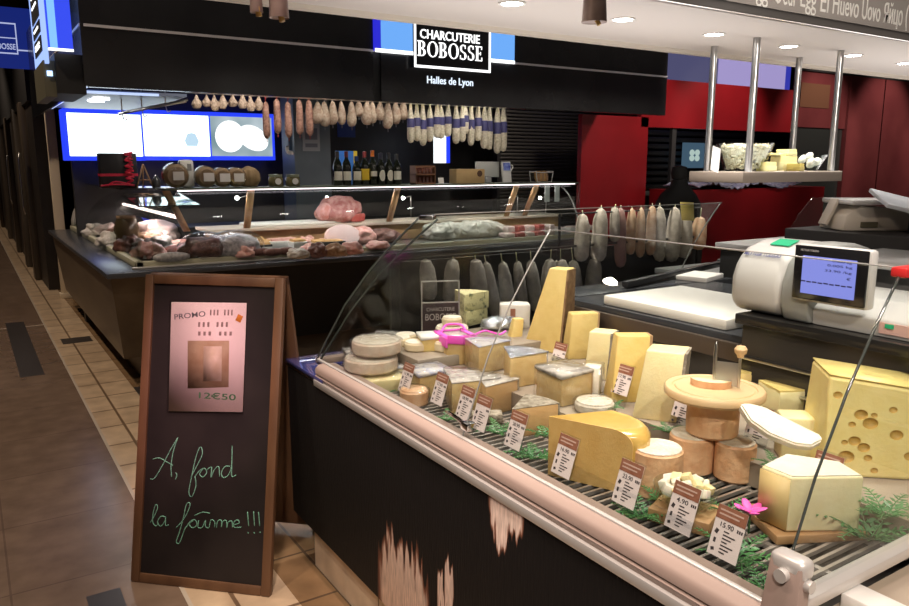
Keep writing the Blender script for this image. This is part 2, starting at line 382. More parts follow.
# curved panes
def pane_y(y0, y1, mitre=False):
    g = []
    for h in HS:
        s = prof(h); yb = (YF - s) if mitre else y1
        g.append([(XR + s, y0 + (yb - y0) * t / 4, ZR + h) for t in range(5)])
    return solid_sheet(g, .006)
wobj('front_glass', pane_y(1.560, 0, True), case_glass, case)
wobj('front_glass', pane_y(YN + .004, 1.552), case_glass, case)
g = []
for h in HS:
    s = prof(h); x0 = XR + s + .004; x1 = 2.86
    g.append([(x0 + (x1 - x0) * t / 6, YF - s, ZR + h) for t in range(7)])
wobj('far_glass', solid_sheet(g, .006), case_glass, case)
bm = new(); out = [(XR + prof(h) + .001, ZR + h) for h in HS] + [(1.95, 1.365), (1.95, .85)]
prism(bm, out, .008, Matrix.Translation((0, YN, 0)) @ Matrix.Rotation(R(90), 4, 'X'))
wobj('end_glass', bm, case_glass, case)
edge = mat('glass_edge', (.05, .06, .055), .1, spec=.8)
bm = tube(new(), [(XR + prof(h), YN + .002, ZR + h) for h in HS], .0024, 6)
wobj('edge_gasket', bm, edge, case)
bm = tube(new(), [(XR + prof(h) + .003, 1.556, ZR + h) for h in HS], .0022, 6)
wobj('joint_seal', bm, mat('seal_grey', (.3, .3, .29), .2), case)
pts = [(XR + prof(h), YF - prof(h), ZR + h) for h in HS]
bm = tube(new(), pts, .004, 6); wobj('corner_seal', bm, edge, case)
bm = tube(new(), [(p[0] + .035 * (i / 10), p[1] - .035 * (i / 10) - .012, p[2] - .012) for i, p in enumerate(pts)], .004, 6); wobj('corner_seal', bm, edge, case)
box(b0 := new(), (1.325, 2.23, 1.372), (.05, .05, .016), (0, 0, R(45)), bev=.004); wobj('corner_clip', b0, chrome, case)
pts = [(2.86, YF - prof(h), ZR + h) for h in HS]; wobj('edge_gasket', tube(new(), pts, .003, 6), mat('seal_grey', (.3, .3, .29), .2), case)
bm = tube(new(), [(XR + prof(.53) + .001, y, ZR + .53) for y in (YN, 1.552)], .0014, 6); wobj('top_edge', bm, mat('seal_grey', (.3, .3, .29), .2), case)
bm = tube(new(), [(1.35, 2.226, ZR + .531), (2.86, 2.226, ZR + .531)], .0016, 6); wobj('top_edge', bm, mat('seal_grey', (.3, .3, .29), .2), case)
# red plastic corner protector at the near top corner
q = aty(899, 281, YN); wobj('corner_guard', bx(1.29, 1.42, YN - .012, YN + .016, 1.365, 1.382, .004), mat('red_plastic', (.6, .03, .03), .35), case)
# near end: bracket post, chrome bottom rail
bm = new(); hexa([(1.0, .60, .80), (1.035, .60, .80), (1.035, .665, .80), (1.0, .665, .80), (1.012, .60, .945), (1.043, .60, .945), (1.043, .655, .945), (1.012, .655, .945)], bm, bev=.004)
br = wobj('glass_bracket', bm, pink_rail, case)
wobj('cap', box(new(), (1.029, .6275, .937), (.036, .062, .036), bev=.012, seg=3), alu, br)
bm = new(); cyl(bm, (1.0, .628, .925), (1.018, .628, .925), .011, 20); cyl(bm, (1.028, .590, .915), (1.028, .602, .915), .010, 20); wobj('screw', bm, alu, br)
wobj('end_rail', bx(1.035, 1.95, YN - .026, YN + .006, .845, .868, .005), alu, case)
wobj('end_block', bx(1.17, 1.225, .42, YN - .02, .815, .845, .004), white_plastic, case)
wobj('end_deck', bx(1.03, 1.95, -.6, YN - .01, .76, .815), mat('beige_steel', (.42, .35, .28), .4), case)
# joint clip with the bent metal stay
bm = new(); tube(bm, smooth_curve([(1.10, 1.75, .85), (1.06, 1.68, .88), (1.045, 1.60, .885), (1.035, 1.55, .882)], 5), .006, 8); box(bm, (1.04, 1.55, .884), (.03, .035, .022), bev=.004)
wobj('glass_stay', bm, chrome, case)
wobj('guard_strip', bx(1.125, 1.129, YN + .03, 1.52, .80, .865), acrylic, case)
# service side: black boards, work shelf
board = mat('black_board', (.03, .027, .025), .25, col2=(.05, .045, .04), scale=9, stretch=(1, .1, 1))
wobj('rear_panel', bx(1.93, 1.97, YN + .01, 2.2, .81, 1.0), board, case)
bm = new(); bx(1.92, 2.75, 1.36, 2.19, 1.0, 1.042, .004, bm=bm)
bx(1.99, 2.9, 2.17, 2.375, 1.0, 1.042, .004, bm=bm)
wobj('work_shelf', bm, mat('slate_shelf', (.05, .052, .06), .25), case)
wobj('shelf_edge', bx(1.905, 1.925, 1.36, 2.19, .965, 1.02, .003), mat('bronze_edge', (.12, .09, .07), .35, .4), case)
wobj('rear_panel', bx(1.85, 1.91, .2, 1.34, .81, 1.10), board, case)
wobj('machine_shelf', bx(1.83, 2.9, -.2, 1.355, 1.10, 1.13, .004), mat('black_shelf', (.02, .019, .019), .2), case)
bm = new(); bx(1.835, 1.86, .2, 1.34, 1.0, 1.008, .002, bm=bm); bx(1.835, 1.86, .2, 1.34, .93, .936, .002, bm=bm)
wobj('shelf_lip', bm, steel, case)
# ------------------------------------------------------------------ things on the service side
cb = obj('cutting_board', bx(-.21, .21, -.27, .27, 0, .036, .008), mat('white_board', (.86, .84, .8), .5, bump=.05, bscale=50), loc=(2.15, 1.735, 1.0425))
tag(cb, 'thick white cutting board on the dark work shelf behind the cheeses', 'cutting board')
q = at(625, 281, 1.075); q2 = at(724, 258, 1.085)
kn = thing('wrap_cutter', 'long black and steel bar lying across the dark shelf behind the white board', 'wrap cutter', ((q.x + q2.x) / 2, (q.y + q2.y) / 2, 1.043))
d = (q2 - q); ang = math.atan2(d.y, d.x); ln = d.length
bm = box(new(), (0, 0, .017), (ln, .035, .03), bev=.01); o = obj('bar', bm, mat('cutter_black', (.05, .05, .055), .25, .3), kn); kn.rotation_euler = (0, 0, ang)
obj('end_grip', box(new(), (ln / 2 + .06, 0, .02), (.18, .06, .04), bev=.015), mat('cutter_grip', (.02, .02, .02), .4), kn)
q = at(725, 250, 1.1)
tub = tag(obj('paper_stack', jitter(bx(-.1, .1, -.07, .07, 0, .02, .003), .002, 20), paper, loc=(2.76, 2.24, 1.0425), rot=(0, 0, .3)), 'loose stack of white wrapping paper behind the white board', 'paper')
# weighing scale with printer housing and customer display
sc = thing('weighing_scale', 'large white shop scale with rounded printer housing and lit blue display', 'scale', (2.0, 1.165, 1.1305))
sc.scale = (1, 1, .85)
prf = [(.0, .0), (-.13, .0), (-.15, .05), (-.15, .12), (-.13, .18), (-.085, .22), (-.02, .24), (.06, .237), (.14, .215), (.14, .0)]
def extr_y(pr, y0, y1, bev=0): return prism(new(), pr, y1 - y0, Matrix.Translation((0, y1, 0)) @ Matrix.Rotation(R(90), 4, 'X'), bev)
hs = obj('housing', extr_y(prf, .06, .235, .03), mat('scale_white', (.58, .565, .56), .35), sc, angle=50)
obj('housing_rim', extr_y([(x * 1.0 - .004, z * 1.02) for x, z in prf], -.02, .062, .008), mat('scale_grey', (.36, .37, .365), .4), sc, angle=50)
obj('green_sticker', box(new(), (-.05, .13, .2365), (.05, .06, .003), (0, R(-18), 0)), mat('green_sticker', (.02, .45, .22), .5), sc)
bm = letters('METTLER TOLEDO', .115, .013, .001, .01); bm.transform(TR((-.1185, .15, .199), (0, 0, R(-90))) @ TR((0, 0, 0), (R(-38), 0, 0)))
obj('maker_lettering', bm, mat('blue_ink', (.05, .06, .25), .5), sc)
scr = obj('display_housing', box(new(), (-.155, -.085, .165), (.035, .205, .175), bev=.01), mat('scale_white', (.72, .70, .69), .3), sc)
obj('bezel', box(new(), (-.176, -.085, .168), (.008, .195, .165), bev=.004), mat('bezel_black', (.012, .012, .014), .15), scr)
obj('screen', box(new(), (-.181, -.085, .163), (.004, .142, .115)), emit('screen_blue', (.33, .36, 1.0), .55), scr)
RZ = lambda y, z, x=-.1835: TR((x, y, z), (0, 0, R(-90)))
bm = new()
for s_, y_, z_, w_ in (('0.005 kg', -.115, .198, .065), ('33.90 /kg', -.112, .182, .07), ('0.000 kg', -.12, .212, .05), ('€', -.14, .165, .01)):
    letters(s_, w_, .009, .0006, .008, bm, RZ(y_, z_))
bm2_ = letters('METTLER TOLEDO', .05, .006, .0006, .008, None, RZ(-.03, .237, -.1803)); obj('bezel_lettering', bm2_, mat('bezel_pale', (.4, .4, .42), .5), scr)
for k in range(9): box(bm, (-.1833, -.02 - k * .0155, .143 - .0008 * (k % 2)), (.001, .012, .004))
obj('screen_writing', bm, mat('screen_ink', (.03, .03, .1), .5), scr)
obj('keypad_slope', extr_y([(-.13, 0), (-.13, .05), (-.08, .1), (.0, .11), (.06, .11), (.06, 0)], -.52, -.02, .006), mat('scale_white', (.50, .485, .48), .35), sc)
obj('weighing_plate', box(new(), (.25, -.2, .175), (.36, .62, .026), bev=.012), mat('plate_grey', (.5, .5, .5), .3, .7), sc)
obj('plate_pillar', box(new(), (.25, -.2, .083), (.2, .35, .165), bev=.01), mat('pillar_grey', (.25, .25, .25), .5), sc)
bm = new()
for k, (x_, c_) in enumerate(((-.1475, 0),)): bx(x_ + .0135, x_ + .0175, -.36, -.2, .012, .045, bm=bm)
obj('price_strip', bm, mat('pinkish_strip', (.7, .45, .42), .5), sc)
obj('green_button', bx(-.1375, -.134, -.235, -.215, .03, .042), mat('green_sticker', (.02, .45, .22), .5), sc)
# ------------------------------------------------------------------ cheeses
def paste(name, c, c2, bump=.1): return mat(name, c, .45, col2=c2, scale=32, detail=6, bump=bump, bscale=120, sss=.12, lo=.3, hi=.7)
p_comte = paste('paste_straw', (.80, .62, .25), (.72, .53, .19))
p_pale = paste('paste_pale_straw', (.84, .74, .42), (.80, .68, .36))
p_gold = paste('paste_gold', (.80, .60, .22), (.74, .53, .16))
p_gouda = paste('paste_orange_gold', (.72, .46, .17), (.66, .40, .13))
p_beige = paste('paste_beige', (.74, .55, .27), (.63, .43, .18))
p_tan = paste('paste_tan', (.66, .42, .2), (.6, .36, .16))
p_white = paste('paste_white', (.83, .79, .68), (.78, .72, .6))
p_cream = paste('paste_cream', (.84, .76, .5), (.8, .7, .42))
p_emm = paste('paste_holey', (.84, .72, .32), (.80, .66, .26))
p_butter = paste('paste_butter', (.85, .78, .45), (.8, .72, .38))
r_brown = mat('rind_brown', (.32, .2, .1), .75, col2=(.2, .11, .055), scale=40, bump=.5, bscale=110)
r_grey = mat('rind_grey', (.38, .34, .28), .8, col2=(.17, .14, .1), scale=45, bump=.6, bscale=120)
r_gold = mat('rind_waxed_gold', (.70, .46, .13), .2, col2=(.64, .40, .1), scale=20, spec=.7, coat=.5)
r_peach = mat('rind_peach', (.78, .50, .30), .42, col2=(.66, .36, .19), scale=26, detail=6, bump=.25, bscale=90)
r_beige = mat('rind_beige', (.80, .60, .47), .5, col2=(.86, .74, .62), scale=30, detail=6, bump=.3, bscale=90)
r_bloom = mat('rind_bloomy_white', (.78, .73, .64), .8, col2=(.64, .57, .46), scale=40, bump=.4, bscale=120)
r_tan = mat('rind_tan', (.5, .33, .18), .7, col2=(.4, .24, .12), scale=12, bump=.3, bscale=50)
r_yellow = mat('rind_yellow', (.78, .64, .24), .4, col2=(.74, .58, .2), scale=26)
blue_paste = mat('paste_blue_veined', (.80, .72, .40), .5, col2=(.16, .18, .09), scale=42, detail=6, lo=.55, hi=.68, bump=.3, bscale=70)
foil = mat('silver_foil', (.66, .70, .80), .22, .85, bump=1.0, bscale=60)
lid_blue = mat('printed_lid', (.40, .42, .56), .3, col2=(.6, .58, .58), scale=34, lo=.42, hi=.5)
lid_grey = mat('printed_grey_film', (.38, .35, .33), .28, col2=(.60, .56, .52), scale=38, lo=.42, hi=.52)
pinkband = mat('pink_ribbon', (.95, .1, .62), .3, col2=(.9, .2, .8), scale=10)
leafm = mat('fern_green', (.045, .16, .05), .45, col2=(.09, .26, .08), scale=12)
def spot(px, py, z, back=0):
    P = at(px, py, z); d = Vector((P.x, P.y, 0)).normalized(); return Vector((P.x + d.x * back, P.y + d.y * back, z))
def sector(r, ang, h, n=14, r0=0):                  # a cut of a round cheese: tip at origin, symmetric about +x
    a = [(-ang / 2 + ang * i / n) for i in range(n + 1)]
    o = [(r * math.cos(t), r * math.sin(t)) for t in a]
    return ([(0, 0)] if not r0 else [(r0 * math.cos(t), r0 * math.sin(t)) for t in reversed(a)]) + o
def wedge(name, label, P, rz, r, ang, h, pm, rm, top=None, wrap=False, group=None, bev=.004, ctr=True, toprind=True):
    cx_ = r * .55 if ctr else 0
    t = thing(name, label, 'cheese', P, rz, group)
    M = Matrix.Translation((-cx_, 0, 0))
    obj('paste', prism(new(), sector(r - .004, ang, h), h, M @ Matrix.Translation((0, 0, .0)) , bev), pm, t)
    a = [(-ang / 2 + ang * i / 16) for i in range(17)]
    ring = [(r * math.cos(q), r * math.sin(q)) for q in a] + [((r - .006) * math.cos(q), (r - .006) * math.sin(q)) for q in reversed(a)]
    obj('rind', prism(new(), ring, h * 1.0, M, .0015, 1), rm, t)
    if top: obj('top_film', prism(new(), sector(r + .001, ang + .03, h), .004, M @ Matrix.Translation((0, 0, h - .001)), .001, 1), top, t)
    elif toprind: obj('top_rind', prism(new(), sector(r, ang, h), .003, M @ Matrix.Translation((0, 0, h - .002)), .001, 1), rm, t)
    if wrap:
        bm = prism(new(), sector(r + .008, ang + .06, h), h + .012, M @ Matrix.Translation((-.006, 0, .0005)), .006)
        obj('cling_wrap', bm, film, t)
    return t
def block(name, label, P, rz, w, d, h, pm, rm=None, w2=None, d2=None, ox=0, oy=0, rside='right', wrap=False, top=None, bev=.005, group=None):
    w2 = w2 or w; d2 = d2 or d
    t = thing(name, label, 'cheese', P, rz, group)
    C8 = lambda w, d, h, w2, d2, ox, oy, z0=0: [(-w / 2, -d / 2, z0), (w / 2, -d / 2, z0), (w / 2, d / 2, z0), (-w / 2, d / 2, z0), (ox - w2 / 2, oy - d2 / 2, h), (ox + w2 / 2, oy - d2 / 2, h), (ox + w2 / 2, oy + d2 / 2, h), (ox - w2 / 2, oy + d2 / 2, h)]
    pts = C8(w, d, h, w2, d2, ox, oy)
    obj('paste', jitter(subdiv(hexa(pts, bev=bev), 1), .002, 14, len(label)), pm, t)
    if rm:
        for side in rside.split():
            i = {'right': (1, 2, 6, 5), 'left': (3, 0, 4, 7), 'back': (2, 3, 7, 6), 'front': (0, 1, 5, 4), 'top': (4, 5, 6, 7)}[side]
            q = [Vector(pts[k]) for k in i]; c = sum(q, Vector()) / 4; n = (q[1] - q[0]).cross(q[3] - q[0]).normalized()
            q = [c + (v - c) * .985 for v in q]
            bm = hexa([v - n * .004 for v in q] + [v + n * .004 for v in q]); bmesh.ops.recalc_face_normals(bm, faces=bm.faces)
            obj('rind', jitter(subdiv(bm, 3), .0015, 30, 2), rm, t)
    if top:
        bm = hexa([(ox - w2 / 2 - .004, oy - d2 / 2 - .004, h - .012), (ox + w2 / 2 + .004, oy - d2 / 2 - .004, h - .006), (ox + w2 / 2 + .004, oy + d2 / 2 + .004, h - .006), (ox - w2 / 2 - .004, oy + d2 / 2 + .004, h - .006)] +
                  [(ox - w2 / 2 - .003, oy - d2 / 2 - .003, h + .003), (ox + w2 / 2 + .003, oy - d2 / 2 - .003, h + .003), (ox + w2 / 2 + .003, oy + d2 / 2 + .003, h + .003), (ox - w2 / 2 - .003, oy + d2 / 2 + .003, h + .003)])
        obj('top_film', bm, top, t)
    if wrap: obj('cling_wrap', hexa(C8(w + .012, d + .012, h + .008, w2 + .012, d2 + .012, ox, oy, .0005), bev=.006), film, t)
    return t
def wheel(name, label, P, r, h, pm, rm, group=None, wrap=False, bev=.006, top=True):
    t = thing(name, label, 'cheese', P, 0, group)
    pr = [(r * .0, 0), (r - bev, 0), (r, bev), (r * 1.01, h / 2), (r, h - bev), (r - bev, h)]
    obj('rind', lathe(pr, 32), rm, t)
    if top: obj('cut_top', lathe([(0, h - .0005), (r - bev * .6, h - .0005), (r - bev * .8, h + .0015), (0, h + .0025)], 32), pm, t)
    if wrap: obj('cling_wrap', lathe([(0, .0005), (r + .006, .0005), (r + .007, h), (r * .9, h + .007), (0, h + .007)], 24), film, t)
    return t
# --- big cuts
g = spot(603, 495, .80, .085)
t = thing('gouda_wedge', 'large golden waxed cheese wedge with rounded rind lying at the front grille', 'cheese', g, 0)
t.rotation_euler = (0, 0, R(-8)); t.scale = (.9, .9, 1)
out = [(-.115, .095), (.01, -.105), (.035, -.115), (.062, -.105), (.095, -.07), (.11, -.03), (.112, .02), (.10, .06)]
bm = prism(new(), out, .15)
es = [e for e in bm.edges if min(v.co.z for v in e.verts) > .14 and min(v.co.x for v in e.verts) > -.0]
bmesh.ops.bevel(bm, geom=es, offset=.034, segments=6, affect='EDGES', profile=.5)
cn_ = Vector((-.2, -.125, 0)).normalized(); bm.normal_update()
cf = max((f for f in bm.faces if f.normal.dot(cn_) > .97), key=lambda f: f.calc_area()); pts = [v.co.copy() for v in cf.verts]
obj('rind', bm, r_gold, t, angle=50)
cut = new(); lo_ = [cut.verts.new(p) for p in pts]; hi_ = [cut.verts.new(p + cn_ * .0025) for p in pts]; k = len(pts)
cut.faces.new(list(reversed(lo_))); cut.faces.new(hi_)
for i in range(k): cut.faces.new((lo_[i], lo_[(i + 1) % k], hi_[(i + 1) % k], hi_[i]))
bmesh.ops.recalc_face_normals(cut, faces=cut.faces); obj('cut_face', cut, p_gouda, t)
HV = VIEW
block('tall_cheese_wedge', 'tallest pale cheese slab with brown rind leaning up behind the wrapped blocks', spot(547, 352, .86, .06), HV + R(-30), .15, .13, .31, p_comte, r_brown, w2=.075, d2=.07, ox=.045, oy=.02, bev=.006)
block('cheese_slab', 'pale yellow upright slab just right of the tallest brown-rinded slab', spot(578, 360, .86, .05), HV + R(10), .105, .08, .165, p_comte, r_tan, w2=.1, d2=.05, ox=.015)
block('cheese_slab', 'pale cream upright slab with grey side rind, second right of the tallest slab', spot(599, 380, .86, .05), HV + R(-28), .08, .09, .155, p_pale, r_grey, w2=.075, d2=.07, ox=.01)
block('cheese_slab', 'deep yellow upright slab standing directly behind the left upright price tag', spot(624, 403, .86, .05), HV + R(4), .105, .09, .195, p_gold, r_tan, w2=.1, d2=.05, ox=.02, oy=.01)
block('cheese_slab', 'broad ivory upright slab with greyish rind left of the wooden curling board', spot(657, 421, .86, .06), HV + R(-24), .12, .12, .19, p_pale, r_grey, w2=.105, d2=.09, ox=.02, oy=.01)
block('cheese_slice', 'small pale yellow slice leaning left of the tallest slab', spot(513, 348, .86, .03), HV + R(20), .05, .05, .11, p_comte, None, w2=.04, d2=.03, ox=.02)
# block of big holed cheese
t = thing('holed_cheese', 'big yellow cheese block full of round holes at the right end', 'cheese', spot(860, 480, .86, .10), HV + R(-4))
t.scale = (1, 1, .93)
pts = [(-.115, -.07, 0), (.17, -.10, 0), (.17, .10, 0), (-.115, .09, 0), (-.115, -.055, .245), (.17, -.085, .205), (.17, .085, .205), (-.10, .08, .25)]
bm = hexa(pts, bev=.008); subdiv(bm, 2); jitter(bm, .002, 12, 3)
body = obj('paste', bm, p_emm, t)
hole = mat('hole_inside', (.55, .36, .09), .5, col2=(.62, .42, .12), scale=20)
holes = [(-.045, .155, .014), (-.062, .13, .008), (-.018, .155, .007), (-.025, .135, .016), (-.055, .09, .013), (-.075, .085, .007), (-.035, .075, .013), (-.07, .05, .017), (-.025, .05, .009), (.03, .11, .014), (.07, .15, .010), (.06, .06, .012), (.11, .1, .014), (-.095, .2, .010), (.02, .17, .009), (-.01, .02, .008)]
cut_bm = new()
for k, (hx, hz, hr) in enumerate(holes):
    yy = -.07 - .03 * (hx + .115) / .285 + .015 * hz / .245
    sp = new(); bmesh.ops.create_uvsphere(sp, u_segments=16, v_segments=10, radius=hr); sp.transform(TR((hx, yy - .1 * hr, hz)) @ Matrix.Diagonal((1.05, .8, .9, 1)))
    me = bpy.data.meshes.new('x'); sp.to_mesh(me); cut_bm.from_mesh(me); bpy.data.meshes.remove(me); sp.free()
cutter = obj('cutter', cut_bm, hole, t)
md = body.modifiers.new('holes', 'BOOLEAN'); md.operation = 'DIFFERENCE'; md.object = cutter; md.solver = 'EXACT'; md.material_mode = 'TRANSFER'
bpy.context.view_layer.update()
me = bpy.data.meshes.new_from_object(body.evaluated_get(bpy.context.evaluated_depsgraph_get()))
for f in me.polygons: f.use_smooth = False
body.modifiers.clear(); body.data = me; bpy.data.objects.remove(cutter)
obj('top_rind', hexa([(-.113, -.053, .2465), (.168, -.083, .2065), (.168, .083, .2065), (-.10, .078, .2515)] + [(-.113, -.053, .2495), (.168, -.083, .2095), (.168, .083, .2095), (-.10, .078, .2545)]), r_yellow, t)
# white triangular cheese on small wooden board
t = spot(800, 545, .80, .07)
bd = tag(obj('serving_board', bx(-.10, .10, -.075, .075, 0, .02, .004), wood, loc=(t.x + .02, t.y + .01, .80), rot=(0, 0, HV + R(6))), 'small pale wooden board under the ivory triangular cheese', 'serving board')
t2 = thing('ivory_cheese_wedge', 'ivory triangular cheese wedge on a small wooden board at the near end', 'cheese', (t.x, t.y, .8205), HV)
out = [(-.09, .01), (-.055, -.05), (.095, -.045), (.085, .03), (-.012, .075)]
bm = prism(new(), out, .118, None, .006, 3); obj('paste', bm, p_cream, t2)
obj('top_face', prism(new(), [(x * .93, y * .93) for x, y in out], .002, Matrix.Translation((0, 0, .1175))), p_white, t2)
obj('side_rind', hexa([(-.0925, .008, .004), (-.057, -.052, .004), (-.055, -.05, .004), (-.09, .01, .004), (-.0925, .008, .112), (-.057, -.052, .112), (-.055, -.05, .112), (-.09, .01, .112)]), mat('rind_straw', (.7, .52, .24), .5, col2=(.62, .44, .19), scale=9), t2)
# --- peach coloured cylinders and the curling board
cl = wheel('cheese_cylinder', 'nearest peach-rinded cheese drum with pale top beside the golden wedge', spot(655, 502, .80, .057), .058, .11, r_bloom, r_peach)
cm = wheel('cheese_cylinder', 'peach-rinded cheese drum under the curling board, left of its twin', spot(690, 478, .80, .056), .055, .095, r_bloom, r_peach)
cr = wheel('cheese_cylinder', 'peach-rinded cheese drum under the curling board, rearmost right one', spot(733, 486, .80, .052), .048, .0945, r_bloom, r_peach)
c0 = (cm.location + cr.location) / 2
bp_ = spot(711, 441, .898, .058); bp_.z = .8985
t = wheel('cheese_drum', 'upper peach-rinded drum carrying the round wooden curling board', bp_, .062, .092, r_bloom, r_peach)
cbrd = thing('curling_board', 'round wooden curling board with steel spindle and scraper blade', 'cheese curler', (bp_.x, bp_.y, .993), HV)
bwd = mat('beech_wood', (.72, .52, .30), .45, col2=(.62, .42, .22), scale=7, bump=.08, stretch=(1, .2, 1))
obj('board', lathe([(0, 0), (.112, 0), (.119, .007), (.119, .018), (.115, .023), (.100, .023), (.098, .020), (.094, .020), (.092, .023), (0, .023)], 48), bwd, cbrd)
obj('spindle', lathe([(.0045, .022), (.0045, .12), (.003, .128), (0, .135)], 14, M=Matrix.Translation((.002, .012, 0))), steel, cbrd)
bl = obj('scraper_blade', box(new(), (.026, -.002, .057), (.052, .002, .058), (0, 0, R(-28))), mat('blade_steel', (.5, .5, .5), .35, .9), cbrd)
obj('blade_post', lathe([(.0035, .026), (.0035, .105)], 12, M=Matrix.Translation((.052, -.016, 0))), steel, bl)
obj('knob', lathe([(0, .100), (.007, .101), (.009, .108), (.014, .113), (.015, .122), (.010, .129), (0, .130)], 20, M=Matrix.Translation((.052, -.016, 0))), bwd, bl)
hp = thing('shaved_cheese', 'shaved half round of cheese lying on the curling board', 'cheese', cbrd.location + Vector((-.01, -.002, .0235)), HV + R(-22))
half = [(.047 * math.cos(a), .047 * math.sin(a)) for a in [math.pi * (1 + i / 16) for i in range(17)]]
half = [(x - .005, y * .8 + .022) for x, y in half]
obj('paste', prism(new(), half, .016, None, .002), p_cream, hp)
obj('rind', prism(new(), [(x * 1.04, y * 1.04) for x, y in half[:17]] + [(x * .985, y * .985) for x, y in reversed(half)], .0165), r_peach, hp)
# pale teardrop slab behind the curling board
td = spot(770, 436, .86, .03); td.z = .98
pd = at(778, 426, .985)
t = thing('brie_slice', 'pale teardrop-shaped cheese slice standing tilted right of the curling board', 'cheese', pd)
tp = [(740, 404), (747, 402), (765, 406), (790, 419), (808, 428), (821, 434), (823, 440), (812, 446), (795, 444), (770, 434), (750, 420)]
n_ = (FW * -1 + Vector((0, 0, 1.2))).normalized()
pts = [atp(x, y, pd, n_) - pd for x, y in tp]
bm = new(); a = [bm.verts.new(p) for p in pts]; c = [bm.verts.new(p - n_ * .022) for p in pts]; k = len(a)
bm.faces.new(a); bm.faces.new(list(reversed(c)))
for i in range(k): bm.faces.new((a[i], c[i], c[(i + 1) % k], a[(i + 1) % k]))
bmesh.ops.recalc_face_normals(bm, faces=bm.faces); bmesh.ops.bevel(bm, geom=bm.edges[:], offset=.004, segments=2, affect='EDGES')
obj('paste', bm, p_white, t)
# what carries it: a pale cheese block under the slice
block('cheese_block', 'pale block of cheese supporting the tilted teardrop slice', spot(800, 462, .86, .04), HV + R(-10), .11, .07, .105, p_butter, None)
block('cheese_block', 'flat straw cheese block with scored top behind the teardrop slice', spot(787, 428, .86, .10), HV + R(8), .13, .11, .09, p_butter, r_yellow, rside='top')
block('cheese_block', 'flat yellow cheese piece right behind the curling board spindle', spot(745, 420, .86, .17), HV + R(-12), .17, .09, .10, p_comte, r_yellow, rside='top')
block('cheese_block', 'small golden cheese end behind the curling board knob', spot(768, 420, .86, .22), HV + R(-12), .08, .06, .09, p_gold, None)
# --- wrapped middle blocks
block('wrapped_cheese', 'square beige cheese with clouded film top and wide label fold, in front of tall slabs', spot(563, 404, .86, .05), HV + R(32), .115, .12, .095, p_beige, r_tan, wrap=True, top=lid_grey, rside='right')
wheel('wrapped_cheese', 'flat round cheese in cloudy film right of the square beige block', spot(594, 415, .86, .04), .055, .03, r_bloom, r_bloom, wrap=True)
block('wrapped_cheese', 'upright pale rind piece in clear film between beige block and yellow slab', spot(592, 398, .86, .06), HV + R(-20), .05, .09, .085, p_white, None, wrap=True, d2=.05)
wedge('wrapped_cheese', 'ochre cheese wedge under crinkled silver-blue foil in the middle row', spot(520, 388, .86, .06), HV + R(63), .15, R(62), .10, p_beige, foil, top=foil, wrap=False)
wedge('wrapped_cheese', 'ochre cheese wedge with pale blue printed lid right of the pink-ribboned block', spot(484, 374, .86, .06), HV + R(75), .15, R(66), .095, p_beige, r_tan, top=lid_blue, wrap=True)
t = block('ribboned_cheese', 'ochre cheese block tied with a bright pink ribbon', spot(455, 365, .86, .055), HV + R(22), .105, .12, .095, p_beige, r_tan, top=lid_grey)
bm = new()
for s in (-1, 1): box(bm, (s * .048, 0, .101), (.018, .13, .006), bev=.002)
for s in (-1, 1): box(bm, (0, s * .056, .101), (.11, .014, .006), bev=.002)
box(bm, (-.0575, -.01, .085), (.006, .12, .035), bev=.002); box(bm, (0, -.0645, .09), (.11, .006, .03), (0, R(8), 0), bev=.002)
tube(bm, smooth_curve([(.05, -.05, .1), (.09, -.06, .115), (.14, -.07, .10), (.17, -.06, .108)], 5), .004, 6)
tube(bm, smooth_curve([(-.04, .03, .1), (-.01, .06, .12), (.04, .05, .12), (.05, .02, .104)], 5), .005, 6)
obj('ribbon', bm, pinkband, t)
block('butter_block', 'small yellow cheese block left of the pink-ribboned block', spot(430, 352, .90, .04), HV + R(15), .075, .08, .055, p_comte, None, top=mat('white_paper_lid', (.8, .8, .78), .5))
# --- front wrapped row
block('wrapped_cheese', 'tan cheese wedge with bluish film top at the front, third from the far glass corner', spot(428, 397, .80, .05), HV + R(30), .12, .11, .085, p_beige, r_tan, top=lid_blue, wrap=True)
wedge('wrapped_cheese', 'ochre half round under clear film with parsley behind the front tags', spot(466, 414, .80, .06), HV + R(60), .16, R(75), .10, p_beige, r_tan, top=lid_grey, wrap=True)
wedge('wrapped_cheese', 'orange-ochre wedge with dark mottled rind in front of the foiled wedge', spot(493, 416, .80, .055), HV + R(70), .14, R(60), .095, p_tan, r_grey, top=lid_grey, wrap=True)
wedge('cut_wedge', 'tan rectangular cut with grey rind top left of the golden wedge', spot(530, 438, .80, .055), HV + R(45), .15, R(50), .085, p_tan, r_grey, wrap=False)
block('cheese_end', 'low mottled dark-rinded cheese end behind the front fern', spot(487, 425, .80, .03), HV, .09, .05, .03, r_grey, None)
wheel('wrapped_cheese', 'small pinkish round cheese in shiny film behind second price tag', spot(414, 408, .80, .04), .045, .05, r_peach, r_peach, wrap=True)
block('wrapped_cheese', 'low pale cheese block in glossy film behind the first price tag, bottom of a pile', spot(375, 392, .80, .055), HV + R(20), .19, .14, .042, p_pale, r_tan, wrap=True)
wheel('wrapped_cheese', 'flat pale round in glossy film, middle of the pile at far glass corner', spot(372, 388, .80, .06) + Vector((0, 0, .052)), .092, .045, r_bloom, r_beige, wrap=True)
wheel('wrapped_cheese', 'pinkish flat round in glossy film, top of the pile at far glass corner', spot(376, 388, .80, .06) + Vector((.01, .01, .108)), .085, .045, r_bloom, r_beige, wrap=True)
block('wrapped_cheese', 'pale pinkish cheese block in clear film behind the piled wrapped rounds', spot(411, 374, .80, .06), HV + R(25), .10, .10, .10, p_white, r_peach, wrap=True)
cup = mat('white_pot', (.78, .78, .76), .4)
